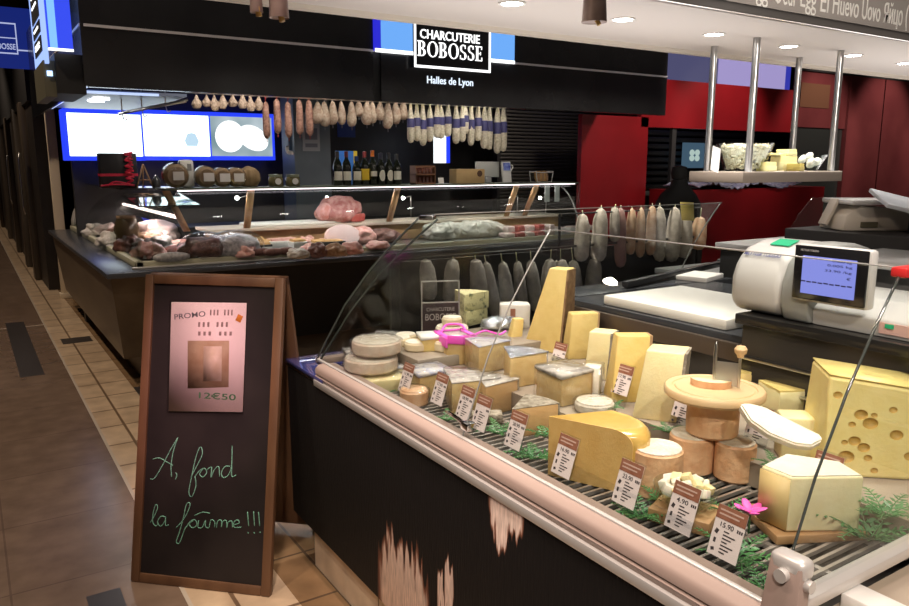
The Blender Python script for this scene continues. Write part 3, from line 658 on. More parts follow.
t = thing('plastic_tub', 'clear plastic tub of pale cheese beside the piled wrapped rounds', 'tub', spot(400, 366, .80, .06))
obj('tub', lathe([(0, .001), (.045, .001), (.055, .085), (.052, .085), (.043, .004), (0, .004)], 24), acrylic, t); obj('filling', lathe([(0, .006), (.042, .006), (.050, .07), (0, .074)], 20), r_bloom, t); obj('lid', lathe([(0, .086), (.057, .086), (.057, .092), (0, .094)], 24), lid_blue, t)
# --- far corner, on a low riser
rs = tag(obj('riser', bx(-.35, .31, -.16, .165, 0, .04, .004), mat('stone_shelf', (.34, .29, .23), .5), loc=(1.58, 2.30, .8605)), 'low stone riser under the goat cheeses in the far corner', 'riser')
goat = [(397, 322), (412, 318), (425, 327), (440, 322), (401, 334), (417, 336), (438, 333)]
gs = [((1.285, 2.37), .042, .03), ((1.30, 2.27), .044, .032), ((1.34, 2.42), .04, .026), ((1.385, 2.32), .045, .028), ((1.38, 2.21), .04, .036), ((1.475, 2.22), .038, .03)]
names = ['small white goat round nearest the far glass corner', 'small white goat round second from the far glass corner', 'small white goat round in the back row by the clear sign', 'small white goat round in the centre of the goat cheeses', 'small white goat round at the front of the goat cheeses', 'small white goat round beside the yellow block']
for (xy, r, h), l in zip(gs, names): wheel('goat_cheese', l, (xy[0], xy[1], .9005), r, h, r_bloom, mat('rind_ivory', (.74, .64, .45), .7, col2=(.66, .54, .36), scale=14), top=True)
st = spot(433, 326, .90, .05)
wheel('soft_cheese', 'white soft cheese disc under a smaller cheese in front of the clear sign', (1.50, 2.35, .9005), .062, .05, r_bloom, r_bloom)
wheel('soft_cheese', 'small cream cheese sitting on the white soft disc', (1.50, 2.35, .9535), .038, .032, r_bloom, mat('rind_ivory', (.74, .64, .45), .7))
b1 = spot(469, 326, .90, .05)
wedge('blue_cheese', 'lower half of two stacked blue-veined cheese wedges', (b1.x, b1.y, .9005), HV + R(80), .14, R(62), .062, blue_paste, blue_paste)
wedge('blue_cheese', 'upper half of two stacked blue-veined cheese wedges', (b1.x, b1.y, .9645), HV + R(74), .14, R(64), .068, blue_paste, blue_paste)
# silver and white wrapped pieces left of the tallest slab
pc = spot(496, 328, .90, .02)
for k, (dx, dy, s, l) in enumerate(((0, 0, .05, 'crumpled silver-wrapped piece left of the tallest slab, front one'), (.06, .04, .055, 'crumpled silver-wrapped piece left of the tallest slab, rear one'), (-.04, .07, .05, 'crumpled silver-wrapped piece right of the blue cheese'))):
    bm = new(); bmesh.ops.create_icosphere(bm, subdivisions=3, radius=s); jitter(bm, .012, 30, k)
    for v in bm.verts: v.co.z = max(v.co.z * .6, -s * .42)
    o = obj('foil_parcel', bm, foil, loc=(min(pc.x + dx, 1.86), min(pc.y + dy, 2.4), .9005 + s * .42)); tag(o, l, 'wrapped cheese')
tag(obj('foil_card', box(new(), (0, 0, .04), (.06, .003, .08), (R(-14), 0, 0)), mat('silver_card', (.6, .62, .64), .4), loc=(1.88, 2.44, .9005), rot=(0, 0, HV)), 'small blank silver card behind the foil parcels', 'card')
wp = spot(577, 299, 1.0, 0)
t = thing('butter_pack', 'white paper-wrapped pack lying behind the tallest slab', 'pack', (1.885, 2.27, .86), HV)
t.location = (1.84, 2.39, .9005); t.scale = (1, 1, 1.6)
obj('wrapper', jitter(subdiv(bx(-.07, .05, -.03, .05, 0, .06, .006), 2), .003, 20), paper, t); obj('label_band', bx(-.03, -.01, -.0345, -.029, .01, .05), mat('brown_print', (.35, .15, .1), .5), t)
# --- bowl of cubes
bo = spot(684, 533, .80, .06)
box_b = tag(obj('wooden_box', bx(-.065, .065, -.05, .05, 0, .03, .003), wood, loc=(bo.x, bo.y, .80), rot=(0, 0, HV + R(-35))), 'low wooden box under the glass dish of cheese cubes', 'box')
dish = thing('glass_dish', 'round glass dish heaped with white cheese cubes at the front', 'dish', (bo.x, bo.y, .8305))
obj('bowl', lathe([(0, .001), (.04, .001), (.062, .03), (.07, .05), (.067, .05), (.058, .03), (.038, .006), (0, .005)], 32), clear, dish)
random.seed(4); k = 0
for (r_, nn, zz) in ((.0, 1, .066), (.024, 6, .056), (.045, 10, .045), (.03, 7, .034)):
    for i in range(nn):
        a = 2 * math.pi * i / nn + zz * 50; s = random.uniform(.011, .014)
        o = obj('cheese_cube', box(new(), (0, 0, 0), (2 * s * .8, 2 * s * .8, 2 * s * .8), bev=.002), p_white if k % 3 else p_pale, loc=(bo.x + r_ * math.cos(a), bo.y + r_ * math.sin(a), .8305 + zz), rot=(random.uniform(-.5, .5), random.uniform(-.5, .5), random.random() * 3)); k += 1
        tag(o, 'white cheese cube heaped in the round glass dish', 'cheese cube', 'cheese cubes in the glass dish')
fl = thing('pink_flower', 'small pink flower lying before the ivory triangular cheese', 'flower', spot(748, 540, .80, .03))
bm = new()
for k in range(6):
    a = k * math.pi / 3
    bm2 = new(); bmesh.ops.create_uvsphere(bm2, u_segments=10, v_segments=6, radius=.016); bm2.transform(TR((.017 * math.cos(a), .017 * math.sin(a), .052 + .004 * (k % 2)), (0, R(-25), a)) @ Matrix.Diagonal((1.1, .6, .2, 1)))
    me = bpy.data.meshes.new('x'); bm2.to_mesh(me); bm.from_mesh(me); bpy.data.meshes.remove(me); bm2.free()
obj('petals', bm, mat('petal_pink', (.85, .12, .5), .5), fl); obj('stalk', tube(new(), [(0, 0, .0), (.002, .001, .03), (0, 0, .05)], .002, 6), leafm, fl)
# --- price tags
brown_hdr = mat('brown_header', (.27, .10, .06), .5, col2=(.33, .14, .09), scale=40)
grey_back = mat('tag_back', (.4, .38, .37), .5)
cardm = mat('tag_card', (.80, .70, .70), .6)
def price_tag(label, P, rz=R(-90), w=.068, price='13.90', lean=18, h=.13, dark=False):
    t = thing('price_tag', label, 'price tag', P, rz)
    M = Matrix.Rotation(R(-lean), 4, 'X')
    def o(n, bm, m, p=t): bm.transform(M); return obj(n, bm, m, p)
    o('holder', bx(-w / 2, w / 2, 0, .003, 0, h + .004, .001), acrylic); 
    o('foot', bx(-w / 2, w / 2, -.002, .0, 0, .012), acrylic)
    c0 = h * .27
    cd = o('card', bx(-w / 2 + .002, w / 2 - .002, -.0012, -.0004, c0, h), cardm)
    o('header_band', bx(-w / 2 + .002, w / 2 - .002, -.0020, -.0013, h - .026, h), brown_hdr, cd)
    bm = new()
    for k, z in enumerate((h - .010, h - .018)): bx(-w * .38, w * (.36 - .1 * k), -.0025, -.0021, z, z + .003, bm=bm)
    o('header_writing', bm, mat('header_pale', (.6, .42, .36), .6), cd)
    bm = new()
    if price: letters(price, w * .42, .0095, .0004, .01, bm, TR((-.004, -.0013, h - .035)))
    for k in range(3): bx(w * .26 + k * .0045, w * .26 + k * .0045 + .003, -.0017, -.0013, h - .039, h - .033, bm=bm)
    for k in range(7): bx(-.008, -.008 + .012 + .014 * ((k * 5) % 3) / 2, -.0017, -.0013, h - .047 - k * .0065, h - .0445 - k * .0065, bm=bm)
    for k in range(3): box(bm, (-w * .33, -.0015, h - .05 - k * .017), (.007 - .002 * (k % 2), .0004, .009 - .003 * (k == 2)), (0, R(20 * (1 - k)), 0))
    o('card_writing', bm, ink, cd)
    return t
def tg(px, py, z, label, **k): return price_tag(label, spot(px, py, z), **k)
Y_ = -90
tg(716, 577, .80, 'nearest price tag on the front grille, 15.90 a kilo, beside the end bracket', price='15.90')
tg(672, 548, .80, 'price tag in front of the glass dish of cheese cubes', price='4.90')
tg(618, 521, .80, 'price tag before the nearest peach drum', price='23.90')
tg(556, 490, .80, 'price tag before the golden waxed wedge', price='16.90')
tg(508, 461, .80, 'price tag with reddish header before the tan rectangular cut', price='20.90')
tg(474, 442, .80, 'blank-backed pink price tag beside the metal glass stay', price=None)
tg(458, 431, .80, 'price tag left of the metal glass stay', price='18.90')
tg(433, 415, .80, 'price tag in front of the film-covered half round', price='17.90')
tg(400, 403, .80, 'price tag in front of the small pinkish round', price='11.90')
tg(358, 379, .80, 'farthest price tag on the front grille, before the pile of wrapped rounds', price='9.90')
tg(616, 405, .86, 'upright price tag against the deep yellow slab', price='17.90', h=.12)
tg(648, 412, .86, 'upright price tag against the broad ivory slab', price='18.90', h=.12)
tg(678, 428, .86, 'price tag tucked below the left rim of the curling board', price=None, h=.10)
tg(753, 446, .86, 'price tag standing right of the upper peach drum', price=None, h=.10)
tg(824, 480, .86, 'low brown price tag before the holed cheese', price=None, h=.06)
tg(557, 362, .86, 'brown-topped price tag between the tallest slab and the wrapped square block', price=None, h=.07)
# --- fern sprigs and parsley
def fern(label, P, n=5, size=.09, seed=0, up=.5, curly=False):
    random.seed(seed); t = thing('fern_sprig', label, 'garnish', P)
    bm = new(); st_ = new()
    for k in range(n):
        a = 2 * math.pi * k / n + random.uniform(-.3, .3); L_ = size * random.uniform(.7, 1.1); pts = []
        for i in range(9):
            s = i / 8; pts.append(Vector((math.cos(a) * L_ * s, math.sin(a) * L_ * s, .008 + up * L_ * s * (1 - .55 * s))))
        tube(st_, pts, .0011, 5)
        side = Vector((-math.sin(a), math.cos(a), 0))
        for i in range(1, 9):
            for sg in (-1, 1):
                b0 = pts[i]; ln = .024 * (1.15 - i / 9) * (size / .09); fw = (pts[i] - pts[i - 1]).normalized()
                tip = b0 + side * sg * ln + fw * ln * .5 + Vector((0, 0, random.uniform(-.2, .2) * ln)); m1 = b0 + (tip - b0) * .45
                q = [b0, m1 + fw * ln * .2, tip, m1 - fw * ln * .16]
                v = [bm.verts.new(p) for p in q] + [bm.verts.new(p - Vector((0, 0, .0007))) for p in q]
                bm.faces.new(v[:4]); bm.faces.new(list(reversed(v[4:])))
                for j in range(4): bm.faces.new((v[j], v[4 + j], v[4 + (j + 1) % 4], v[(j + 1) % 4]))
    obj('leaflets', bm, leafm, t, smooth=False); obj('stalks', st_, leafm, t); return t
for k, (px, py, z, l, n, s, u) in enumerate(((498, 437, .80, 'dark green fern sprig before the mottled orange wedge', 6, .07, .7), (536, 462, .80, 'bright green fern sprig between the tan cut and golden wedge', 7, .095, .6), (545, 440, .80, 'green fern sprig lying behind the golden wedge tag', 5, .07, .8),
        (640, 520, .80, 'dark fern sprig before the nearest peach drum', 7, .085, .55), (662, 508, .80, 'small upright parsley sprig touching the nearest peach drum', 4, .07, 1.1), (738, 562, .80, 'fern sprig under the pink flower by the end bracket', 7, .09, .5), (612, 412, .86, 'green sprig at the foot of the deep yellow slab', 5, .05, .7),
        (668, 436, .86, 'green sprig at the foot of the broad ivory slab', 6, .055, .7), (776, 470, .86, 'green sprig below the teardrop slice', 6, .06, .6), (868, 545, .80, 'large grey-green sprig right of the ivory triangular cheese', 8, .12, .9), (885, 520, .86, 'large green sprig before the holed cheese corner', 7, .09, .7), (765, 592, .80, 'green leaves beneath the end bracket', 6, .07, .4), (447, 424, .80, 'parsley leaves inside the front film row', 5, .06, .8), (385, 398, .80, 'green leaf tuft before the pile of wrapped rounds', 4, .04, .8), (724, 520, .80, 'single dark sprig standing behind the cheese cube dish', 4, .06, 1.3))):
    fern(l, spot(px, py, z), n, s, k, u)
# small clear acrylic bottle-like dispensers by the far corner glass
for k, (x, y, l) in enumerate(((1.12, 2.30, 'clear acrylic stand with white tips at the far glass corner, front one'), (1.17, 2.40, 'clear acrylic stand with white tips at the far glass corner, rear one'))):
    t = thing('tag_stand', l, 'tag stand', (x, y, .80), HV)
    obj('holder', box(new(), (0, 0, .065), (.05, .02, .13), (R(-12), 0, R(10)), bev=.003), mat('clouded_acrylic', (.42, .42, .44), .15, spec=.8), t)
    bm = new()
    for s in (-1, 1): box(bm, (s * .016, .012, .137), (.018, .018, .014), bev=.006)
    obj('tips', bm, white_plastic, t)
# clear sign frame in the far corner
sg = thing('acrylic_sign', 'clear framed sign with dark lower half standing among the goat cheeses', 'sign', (1.51, 2.448, .9005), HV + R(10))
bm = new()
for (x0, x1, z0, z1) in ((-.075, .075, .205, .209), (-.075, -.071, 0, .209), (.071, .075, 0, .209), (-.075, .075, .122, .126)): bx(x0, x1, -.004, .004, z0, z1, bm=bm)
obj('frame', bm, mat('frame_grey', (.35, .33, .32), .4), sg); obj('lower_panel', bx(-.071, .071, -.003, .003, 0, .122), mat('sign_dark', (.04, .025, .03), .3), sg)
bm = new(); letters('CHARCUTERIE', .11, .014, .001, 0, bm, TR((0, -.0035, .098))); letters('BOBOSSE', .12, .026, .001, 0, bm, TR((0, -.0035, .068)))
obj('lettering', bm, mat('letter_grey', (.4, .36, .37), .5), sg)

# more small wrapped pieces filling the far corner of the grille
for k, (px, py, w, h, pm_, l) in enumerate(((398, 384, .09, .06, p_white, 'small white film-wrapped block behind the third price tag'), (386, 362, .08, .10, p_cream, 'cream film-wrapped upright piece beside the plastic tub'), (444, 396, .07, .05, p_pale, 'small pale film-wrapped piece between the bluish-topped wedge and the half round'), (355, 372, .07, .07, p_white, 'whitish film-wrapped piece by the clear acrylic stands'))):
    block('wrapped_cheese', l, spot(px, py, .80, .05), HV + R(15 * k - 20), w, w * .9, h, pm_, None, wrap=True, top=lid_grey if k % 2 else lid_blue)
# ------------------------------------------------------------------ chalkboard
B0 = at(131, 581, 0); B1 = at(270, 597, 0); ex = (B1 - B0).normalized(); BW = (B1 - B0).length; BH = 1.163
crz = math.atan2(ex.y, ex.x); LEAN = R(12)
cbd = thing('chalkboard', 'wooden-framed pavement chalkboard with green chalk writing and a pinned price poster', 'chalkboard', (B0.x, B0.y, 0), crz)
TM = Matrix.Rotation(-LEAN, 4, 'X')                # board plane: local x along, z up the slope, -y towards the customer
def bobj(n, bm, m, p=cbd, **k): bm.transform(TM); return obj(n, bm, m, p, **k)
fw_ = mat('board_frame_wood', (.17, .085, .042), .45, col2=(.11, .052, .026), scale=9, stretch=(1, 1, .2), bump=.1)
FT = .035
bobj('slate', bx(.02, BW - .02, .004, .016, .02, BH - .02), mat('slate_board', (.015, .011, .011), .45, col2=(.024, .018, .017), scale=5))
bm = new()
for a in ((0, FT, 0, BH), (BW - FT, BW, 0, BH)): bx(a[0], a[1], -.006, .022, a[2], a[3], .004, bm)
for z in (0, BH - FT): bx(FT, BW - FT, -.005, .021, z, z + FT, .004, bm)
bobj('frame', bm, fw_)
bm = bx(0, .035, 0, .022, 0, BH, .004); bx(BW - .035, BW, 0, .022, 0, BH, .004, bm); bx(.03, BW - .03, .002, .02, .03, BH - .02, bm=bm); bx(0, BW, 0, .022, BH - .035, BH, .004, bm)
bm.transform(Matrix.Translation((0, .05 + 2 * math.sin(LEAN) * BH - .03, 0)) @ Matrix.Rotation(LEAN, 4, 'X')); obj('rear_leg_frame', bm, fw_, cbd)
bm = new()
for x in (.06, BW - .06): box(bm, (x, .035, BH - .01), (.04, .05, .012))
bobj('hinge', bm, steel)
# survey the board plane
nrm = (Matrix.Rotation(crz, 4, 'Z') @ TM).to_3x3() @ Vector((0, -1, 0))
Minv = (TR((B0.x, B0.y, 0), (0, 0, crz)) @ TM).inverted()
def on_board(px, py, y=-.001):
    p = Minv @ atp(px, py, B0, nrm); return Vector((p.x, y, p.z))
def zoomed(x, y): return on_board(140 + x / 3.257, 420 + y / 3.257, .0025)
strokes = [
 [(32, 192), (46, 190), (70, 152), (97, 100), (122, 58)], [(122, 58), (108, 100), (100, 150), (102, 186)], [(40, 128), (62, 124), (88, 138), (106, 148)], [(116, 172), (119, 182), (114, 194)],
 [(164, 188), (184, 150), (202, 112), (196, 88), (182, 118), (168, 180), (158, 236), (168, 250), (181, 215), (178, 184)], [(178, 184), (196, 163), (210, 158), (216, 172), (204, 186), (193, 176), (204, 160)],
 [(218, 162), (232, 154), (230, 188), (240, 164), (255, 152), (258, 186)], [(292, 152), (276, 152), (264, 172), (270, 188), (286, 180), (297, 150), (299, 84), (298, 150), (298, 184), (312, 180)],
 [(32, 335), (46, 312), (56, 286), (50, 276), (42, 302), (40, 332), (50, 346), (58, 338)], [(84, 318), (68, 314), (56, 332), (66, 347), (80, 330), (82, 320), (82, 344), (92, 342)],
 [(116, 352), (138, 328), (156, 296), (162, 272), (150, 276), (140, 320), (126, 370), (117, 398), (128, 400), (142, 362), (150, 346)], [(150, 350), (162, 332), (178, 326), (184, 342), (170, 352), (160, 340), (172, 328)],
 [(190, 328), (188, 350), (202, 350), (212, 328), (212, 348), (222, 352)], [(224, 352), (230, 326), (242, 332), (242, 350)], [(248, 352), (252, 330), (264, 328), (264, 350), (268, 332), (280, 328), (282, 352), (286, 334), (298, 330), (300, 350)], [(304, 342), (322, 336), (316, 326), (305, 334), (306, 350), (328, 350)],
 [(176, 312), (202, 301), (226, 304)], [(349, 300), (353, 346)], [(369, 298), (372, 346)], [(385, 300), (389, 346)], [(350, 366), (352, 370)], [(370, 366), (372, 370)], [(389, 364), (391, 368)]]
bm = new()
for s in strokes:
    tube(bm, smooth_curve([zoomed(*p) for p in s], 4), .0019, 5)
bobj('chalk_writing', bm, mat('green_chalk', (.18, .42, .30), .9, col2=(.08, .2, .15), scale=90, lo=.45, hi=.75))
# poster in a plastic sleeve
PQ = [on_board(*q) for q in ((169, 411), (243, 412), (247, 303), (172, 302))]
ps = thing('price_poster', 'pinkish price poster in a shiny plastic sleeve pinned on the chalkboard', 'poster', cbd.location, crz)
def pobj(n, bm, m, **k): bm.transform(TM); return obj(n, bm, m, ps, **k)
def quad_slab(Q, y0, y1, m=0):
    c = sum(Q, Vector()) / 4; q = [c + (p - c) * (1 - m) for p in Q]
    return hexa([(p.x, y1, p.z) for p in q] + [(p.x, y0, p.z) for p in q])
pobj('sheet', quad_slab(PQ, -.004, -.002), mat('poster_pink', (.92, .74, .75), .6))
def pxl(x, y, yy): return on_board(160 + x / 4.66, 290 + y / 4.66, yy)
Q = [pxl(*q, 0) for q in ((132, 458), (322, 452), (325, 236), (132, 236))]
pobj('picture', quad_slab(Q, -.0052, -.0042), mat('poster_brown', (.42, .26, .16), .6, col2=(.55, .4, .27), scale=16))
Q = [pxl(*q, 0) for q in ((205, 425), (290, 425), (292, 262), (207, 262))]
pobj('picture_cheese', quad_slab(Q, -.0062, -.0053), mat('poster_cheese', (.76, .6, .5), .6, col2=(.62, .46, .34), scale=20))
up_ = (pxl(200, 0, 0) - pxl(200, 100, 0)).normalized(); rt_ = (pxl(300, 300, 0) - pxl(200, 300, 0)).normalized()
a = pxl(270, 494, -.0045); bm = letters('12€50', abs(pxl(355, 494, 0).x - pxl(183, 494, 0).x), .024, .0006, .006, None, TR(a))
pobj('price_writing', bm, mat('green_ink', (.07, .2, .09), .6))
a = pxl(142, 118, -.0045); bm = letters('PROMO', abs(pxl(215, 0, 0).x - pxl(70, 0, 0).x), .02, .0006, .004, None, TR(a, (0, R(-8), 0)))
pobj('promo_writing', bm, mat('grey_ink', (.16, .15, .17), .6))
bm = new()
for (x0, x1, y0, y1) in ((235, 350, 92, 118), (180, 330, 150, 172), (180, 350, 194, 212)):
    n = 7
    for k in range(n):
        if (k * 7 + x0) % 5 == 1: continue
        xa = x0 + (x1 - x0) * k / n; p = pxl(xa, y1, 0); q = pxl(xa + (x1 - x0) / n * .5, y0, 0); bx(p.x, q.x, -.0048, -.0042, p.z, q.z, bm=bm)
pobj('faint_heading', bm, mat('pale_ink', (.40, .28, .27), .6))
p = pxl(372, 132, 0); pobj('orange_spot', box(new(), (p.x, -.0046, p.z), (.022, .001, .026), (0, .4, 0), bev=.0004), mat('orange_sticker', (.8, .28, .04), .5))
g = []
for i in range(19):
    row = []
    for j in range(13):
        u, v = j / 12, i / 18
        p = (PQ[0] * (1 - u) + PQ[1] * u) * (1 - v) + (PQ[3] * (1 - u) + PQ[2] * u) * v
        w = noise.noise(Vector((u * 4, v * 6, 1))) * .006 + noise.noise(Vector((u * 9, v * 3, 4))) * .003
        row.append((p.x * 1.0 + (u - .5) * .01, -.011 + w * .7, p.z + (v - .5) * .012))
    g.append(row)
pobj('plastic_sleeve', solid_sheet(g, .0006), glass('sleeve_film', (.97, .95, .95), 1.5, .09, bump=.8, bscale=22, add=.06))
# ------------------------------------------------------------------ delicatessen counter
CY, CX = 5.25, .72
dc = thing('delicatessen_counter', 'long black delicatessen counter with slanted glass, wooden posts and glass top shelf', 'display counter', (2.9, 5.8, 0))
wt = mat('counter_slate', (.06, .065, .075), .25)
bm = prism(new(), [(CX, CY), (5.2, CY), (5.2, 6.3), (1.85, 6.3), (1.85, 9.2), (CX + .0, 9.2)], .035, Matrix.Translation((0, 0, .82)), .004)
wobj('worktop', bm, wt, dc)
fr = hexa([(.845, 5.62, .2), (5.1, 5.62, .2), (5.1, 5.9, .2), (.845, 5.9, .2), (.755, 5.33, .82), (5.15, 5.33, .82), (5.15, 5.9, .82), (.755, 5.9, .82)])
wobj('front_panel', fr, mat('front_black', (.006, .006, .006), .55), dc, smooth=False)
lf = hexa([(.835, 5.60, .2), (1.0, 5.60, .2), (1.0, 9.15, .2), (.835, 9.15, .2), (.75, 5.32, .82), (1.0, 5.32, .82), (1.0, 9.15, .82), (.75, 9.15, .82)])
wobj('side_panel', lf, mat('side_panel_wood', (.16, .12, .075), .35, col2=(.11, .08, .05), scale=5, stretch=(1, .3, 1)), dc, smooth=False)
bm = bx(.97, 5.0, 5.75, 5.85, 0, .2); bx(.97, 1.05, 5.75, 9.1, 0, .2, bm=bm); wobj('kick_panel', bm, mat('kick_brown', (.12, .09, .06), .5), dc)
sill = mat('pale_green_sill', (.50, .48, .34), .35)
bm = bx(.93, 5.1, 5.42, 5.47, .856, .90, .005); bx(.93, .98, 5.42, 9.15, .856, .90, .005, bm); wobj('glass_sill', bm, sill, dc)
bm = bx(.90, 5.15, 5.385, 5.425, .856, .868, .003); wobj('sill_lip', bm, mat('pale_lip', (.6, .58, .55), .25, .3), dc)
bed = mat('steel_bed', (.4, .4, .4), .3, .8)
bm = bx(.99, 5.1, 5.48, 6.0, .858, .885); bx(.99, 1.6, 5.48, 9.1, .858, .884, bm=bm); wobj('display_bed', bm, bed, dc)
wobj('service_board', bx(1.55, 5.1, 5.95, 6.02, .89, 1.03, .004), wood, dc)
wobj('service_ledge', bx(1.55, 5.1, 5.90, 6.3, 1.03, 1.055, .004), mat('pale_ledge', (.62, .52, .42), .4), dc)
# slanted front glass, curved left end
g = []
for i in range(9):
    s = i / 8; z = .90 + .47 * s; y = 5.445 + .10 * s ** 1.6
    g.append([(1.05 + (4.9 - 1.05) * t / 4, y, z) for t in range(5)])
wobj('front_glass', solid_sheet(g, .006), clear, dc)
g = []
for i in range(10):
    a = (math.pi / 2) * i / 9; x = .955 + .42 * (1 - math.cos(a)); z = .90 + .40 * math.sin(a)
    g.append([(x, 5.46 + 3.6 * t / 4, z) for t in range(5)])
wobj('side_glass', solid_sheet(g, .006), clear, dc)
pts = [Vector((.955 + .42 * (1 - math.cos(math.pi / 2 * i / 9)), 9.06, .9 + .4 * math.sin(math.pi / 2 * i / 9))) for i in range(10)]
wobj('end_rim', tube(new(), pts, .022, 8), mat('pale_rim', (.5, .47, .42), .4), dc)
g = []
for i in range(10):
    a = (math.pi / 2) * i / 9; y = 5.45 + .45 * (1 - math.cos(a)); z = .90 + .48 * math.sin(a); g.append([(4.92 + .002 * 0, y, z), (4.93, y, z)])
pts = [r[0] for r in g]; wobj('end_rim', tube(new(), pts, .008, 8), mat('seal_grey', (.3, .3, .29), .2), dc)
shelfg = glass('shelf_glass', (.80, .86, .76), 1.5)
bm = bx(1.17, 4.95, 5.5, 5.82, 1.372, 1.384, .002)
wobj('top_shelf', bm, mat('shelf_pale_glass', (.16, .19, .14), .45, spec=.2), dc)
hd = hexa([(.99, 5.52, 1.262), (1.40, 5.52, 1.262), (1.40, 6.14, 1.325), (.99, 6.14, 1.325), (.99, 5.52, 1.270), (1.40, 5.52, 1.270), (1.40, 6.14, 1.335), (.99, 6.14, 1.335)]); wobj('added_mirror_sheet', hd, mat('mirror_sheet_dark_glass', (.03, .03, .035), .05, spec=1, coat=1), dc, smooth=False)  # added glossy sheet, tilted so that it mirrors the backlit panels
wobj('shelf_side', bx(1.0, 1.42, 6.15, 8.4, 1.36, 1.372, .002), mat('shelf_dark_glass', (.03, .03, .035), .05, spec=.9), dc)
wobj('light_strip', bx(1.25, 4.9, 5.497, 5.509, 1.366, 1.3715), emit('strip_light', (1, .86, .92), 2.5), dc)
wobj('light_tube', tube(new(), [(1.33, 5.95, 1.16), (1.33, 8.9, 1.16)], .014, 8), emit('tube_light', (1, .72, .68), 3.5), dc)
def post_(a, b, ya=5.52, yb=5.93): p = aty(*a, ya); q = aty(*b, yb); return p, q
for a, b_ in (((166, 192), (187, 233)), ((251, 190), (247, 233)), ((398, 187), (389, 228)), ((517, 186), (506, 222)), ((537, 186), (524, 222))):
    p, q = post_(a, b_); p.z = 1.37; q.z = max(q.z, 1.05); wobj('shelf_post', hexa([(q.x - .025, q.y - .012, q.z), (q.x + .025, q.y - .012, q.z), (q.x + .025, q.y + .012, q.z), (q.x - .025, q.y + .012, q.z), (p.x - .025, p.y - .012, p.z), (p.x + .025, p.y - .012, p.z), (p.x + .025, p.y + .012, p.z), (p.x - .025, p.y + .012, p.z)]), wood, dc)
bm = new()
for px in (237, 327, 403, 511, 540):
    p = aty(px, 198, 6.6)
    lp = thing('spot_lamp', 'small bright halogen spot lamp behind the delicatessen counter glass', 'lamp', p, 0, 'halogen spots behind the delicatessen counter')
    b2 = new(); bmesh.ops.create_uvsphere(b2, u_segments=12, v_segments=8, radius=.017); obj('bulb', b2, emit('halogen', (1, .93, .85), 22), lp)
    obj('stem', tube(new(), [(.02, 0, 0), (.09, 0, .02), (.09, 0, .0), (.09, .01, -.3)], .006, 6), steel, lp)
bm.free()
wobj('rear_counter', bx(1.6, 5.0, 6.9, 7.4, 0, 1.0), black_matt, dc)
# --- goods in the counter
meats = dict(rose=mat('meat_rose', (.66, .30, .26), .4, col2=(.74, .46, .40), scale=36, detail=6, spec=.6), dark=mat('meat_dark', (.10, .045, .035), .4, col2=(.2, .09, .07), scale=42, detail=6), pate=mat('pate_brown', (.36, .2, .11), .5, col2=(.5, .33, .2), scale=54, detail=6), gold=mat('pastry_gold', (.62, .38, .14), .5, col2=(.5, .26, .09), scale=42, detail=6), pale=mat('meat_pale', (.80, .58, .54), .4, col2=(.86, .70, .66), scale=30, detail=6), white=mat('casing_white', (.66, .62, .56), .6, col2=(.5, .45, .4), scale=60, detail=6, bump=.2), grey=mat('casing_grey', (.3, .29, .29), .4, col2=(.55, .53, .52), scale=48, detail=6), ham=mat('ham_pink', (.82, .45, .44), .35, col2=(.70, .25, .22), scale=27, detail=6, spec=.6, sss=.1), fat=mat('ham_fat', (.64, .34, .31), .4, col2=(.42, .12, .11), scale=24, detail=6), red=mat('meat_red', (.42, .06, .05), .35, col2=(.55, .12, .1), scale=30, detail=6))
dishm = mat('white_dish', (.8, .78, .75), .3); blackdish = mat('black_tray', (.02, .02, .02), .35)
def put(px, py, z=.886, y=None):
    p = at(px, py, z)
    if p.y > 5.84 and p.x > 1.6: p = aty(px, py, 5.80); p.z = z
    return p
def sausage_bm(L_, r, bend=0, seg=12, lump=0):
    pts = [Vector(((i / 10 - .5) * L_, bend * math.sin(math.pi * i / 10), 0)) for i in range(11)]
    return tube(new(), pts, r, seg, taper=lambda t: max(.25, math.sin(math.pi * min(max(t, .02), .98)) ** .35) * (1 + lump * math.sin(t * 25)))
def logs(name, label, P, L_, r, m, rz=0, group=None, bend=0, z=None):
    o = obj(name, sausage_bm(L_, r, bend), m, loc=(P.x, P.y, (P.z if z is None else z) + r), rot=(0, 0, rz)); return tag(o, label, 'sausage', group)
def terrine(label, P, w, d, h, mfill, md=dishm, rz=0):
    t = thing('terrine', label, 'terrine', P, rz)
    bm = hexa([(-w / 2 * .9, -d / 2 * .9, 0), (w / 2 * .9, -d / 2 * .9, 0), (w / 2 * .9, d / 2 * .9, 0), (-w / 2 * .9, d / 2 * .9, 0), (-w / 2, -d / 2, h), (w / 2, -d / 2, h), (w / 2, d / 2, h), (-w / 2, d / 2, h)], bev=.006)
    obj('dish', bm, md, t); bm = hexa([(-w / 2 * .92, -d / 2 * .92, h * .8), (w / 2 * .92, -d / 2 * .92, h * .8), (w / 2 * .92, d / 2 * .92, h * .8), (-w / 2 * .92, d / 2 * .92, h * .8), (-w / 2 * .8, -d / 2 * .8, h * 1.25), (w / 2 * .8, -d / 2 * .8, h * 1.25), (w / 2 * .8, d / 2 * .8, h * 1.25), (-w / 2 * .8, d / 2 * .8, h * 1.25)])
    obj('filling', jitter(subdiv(bm, 3), .008, 25, len(label)), mfill, t); return t
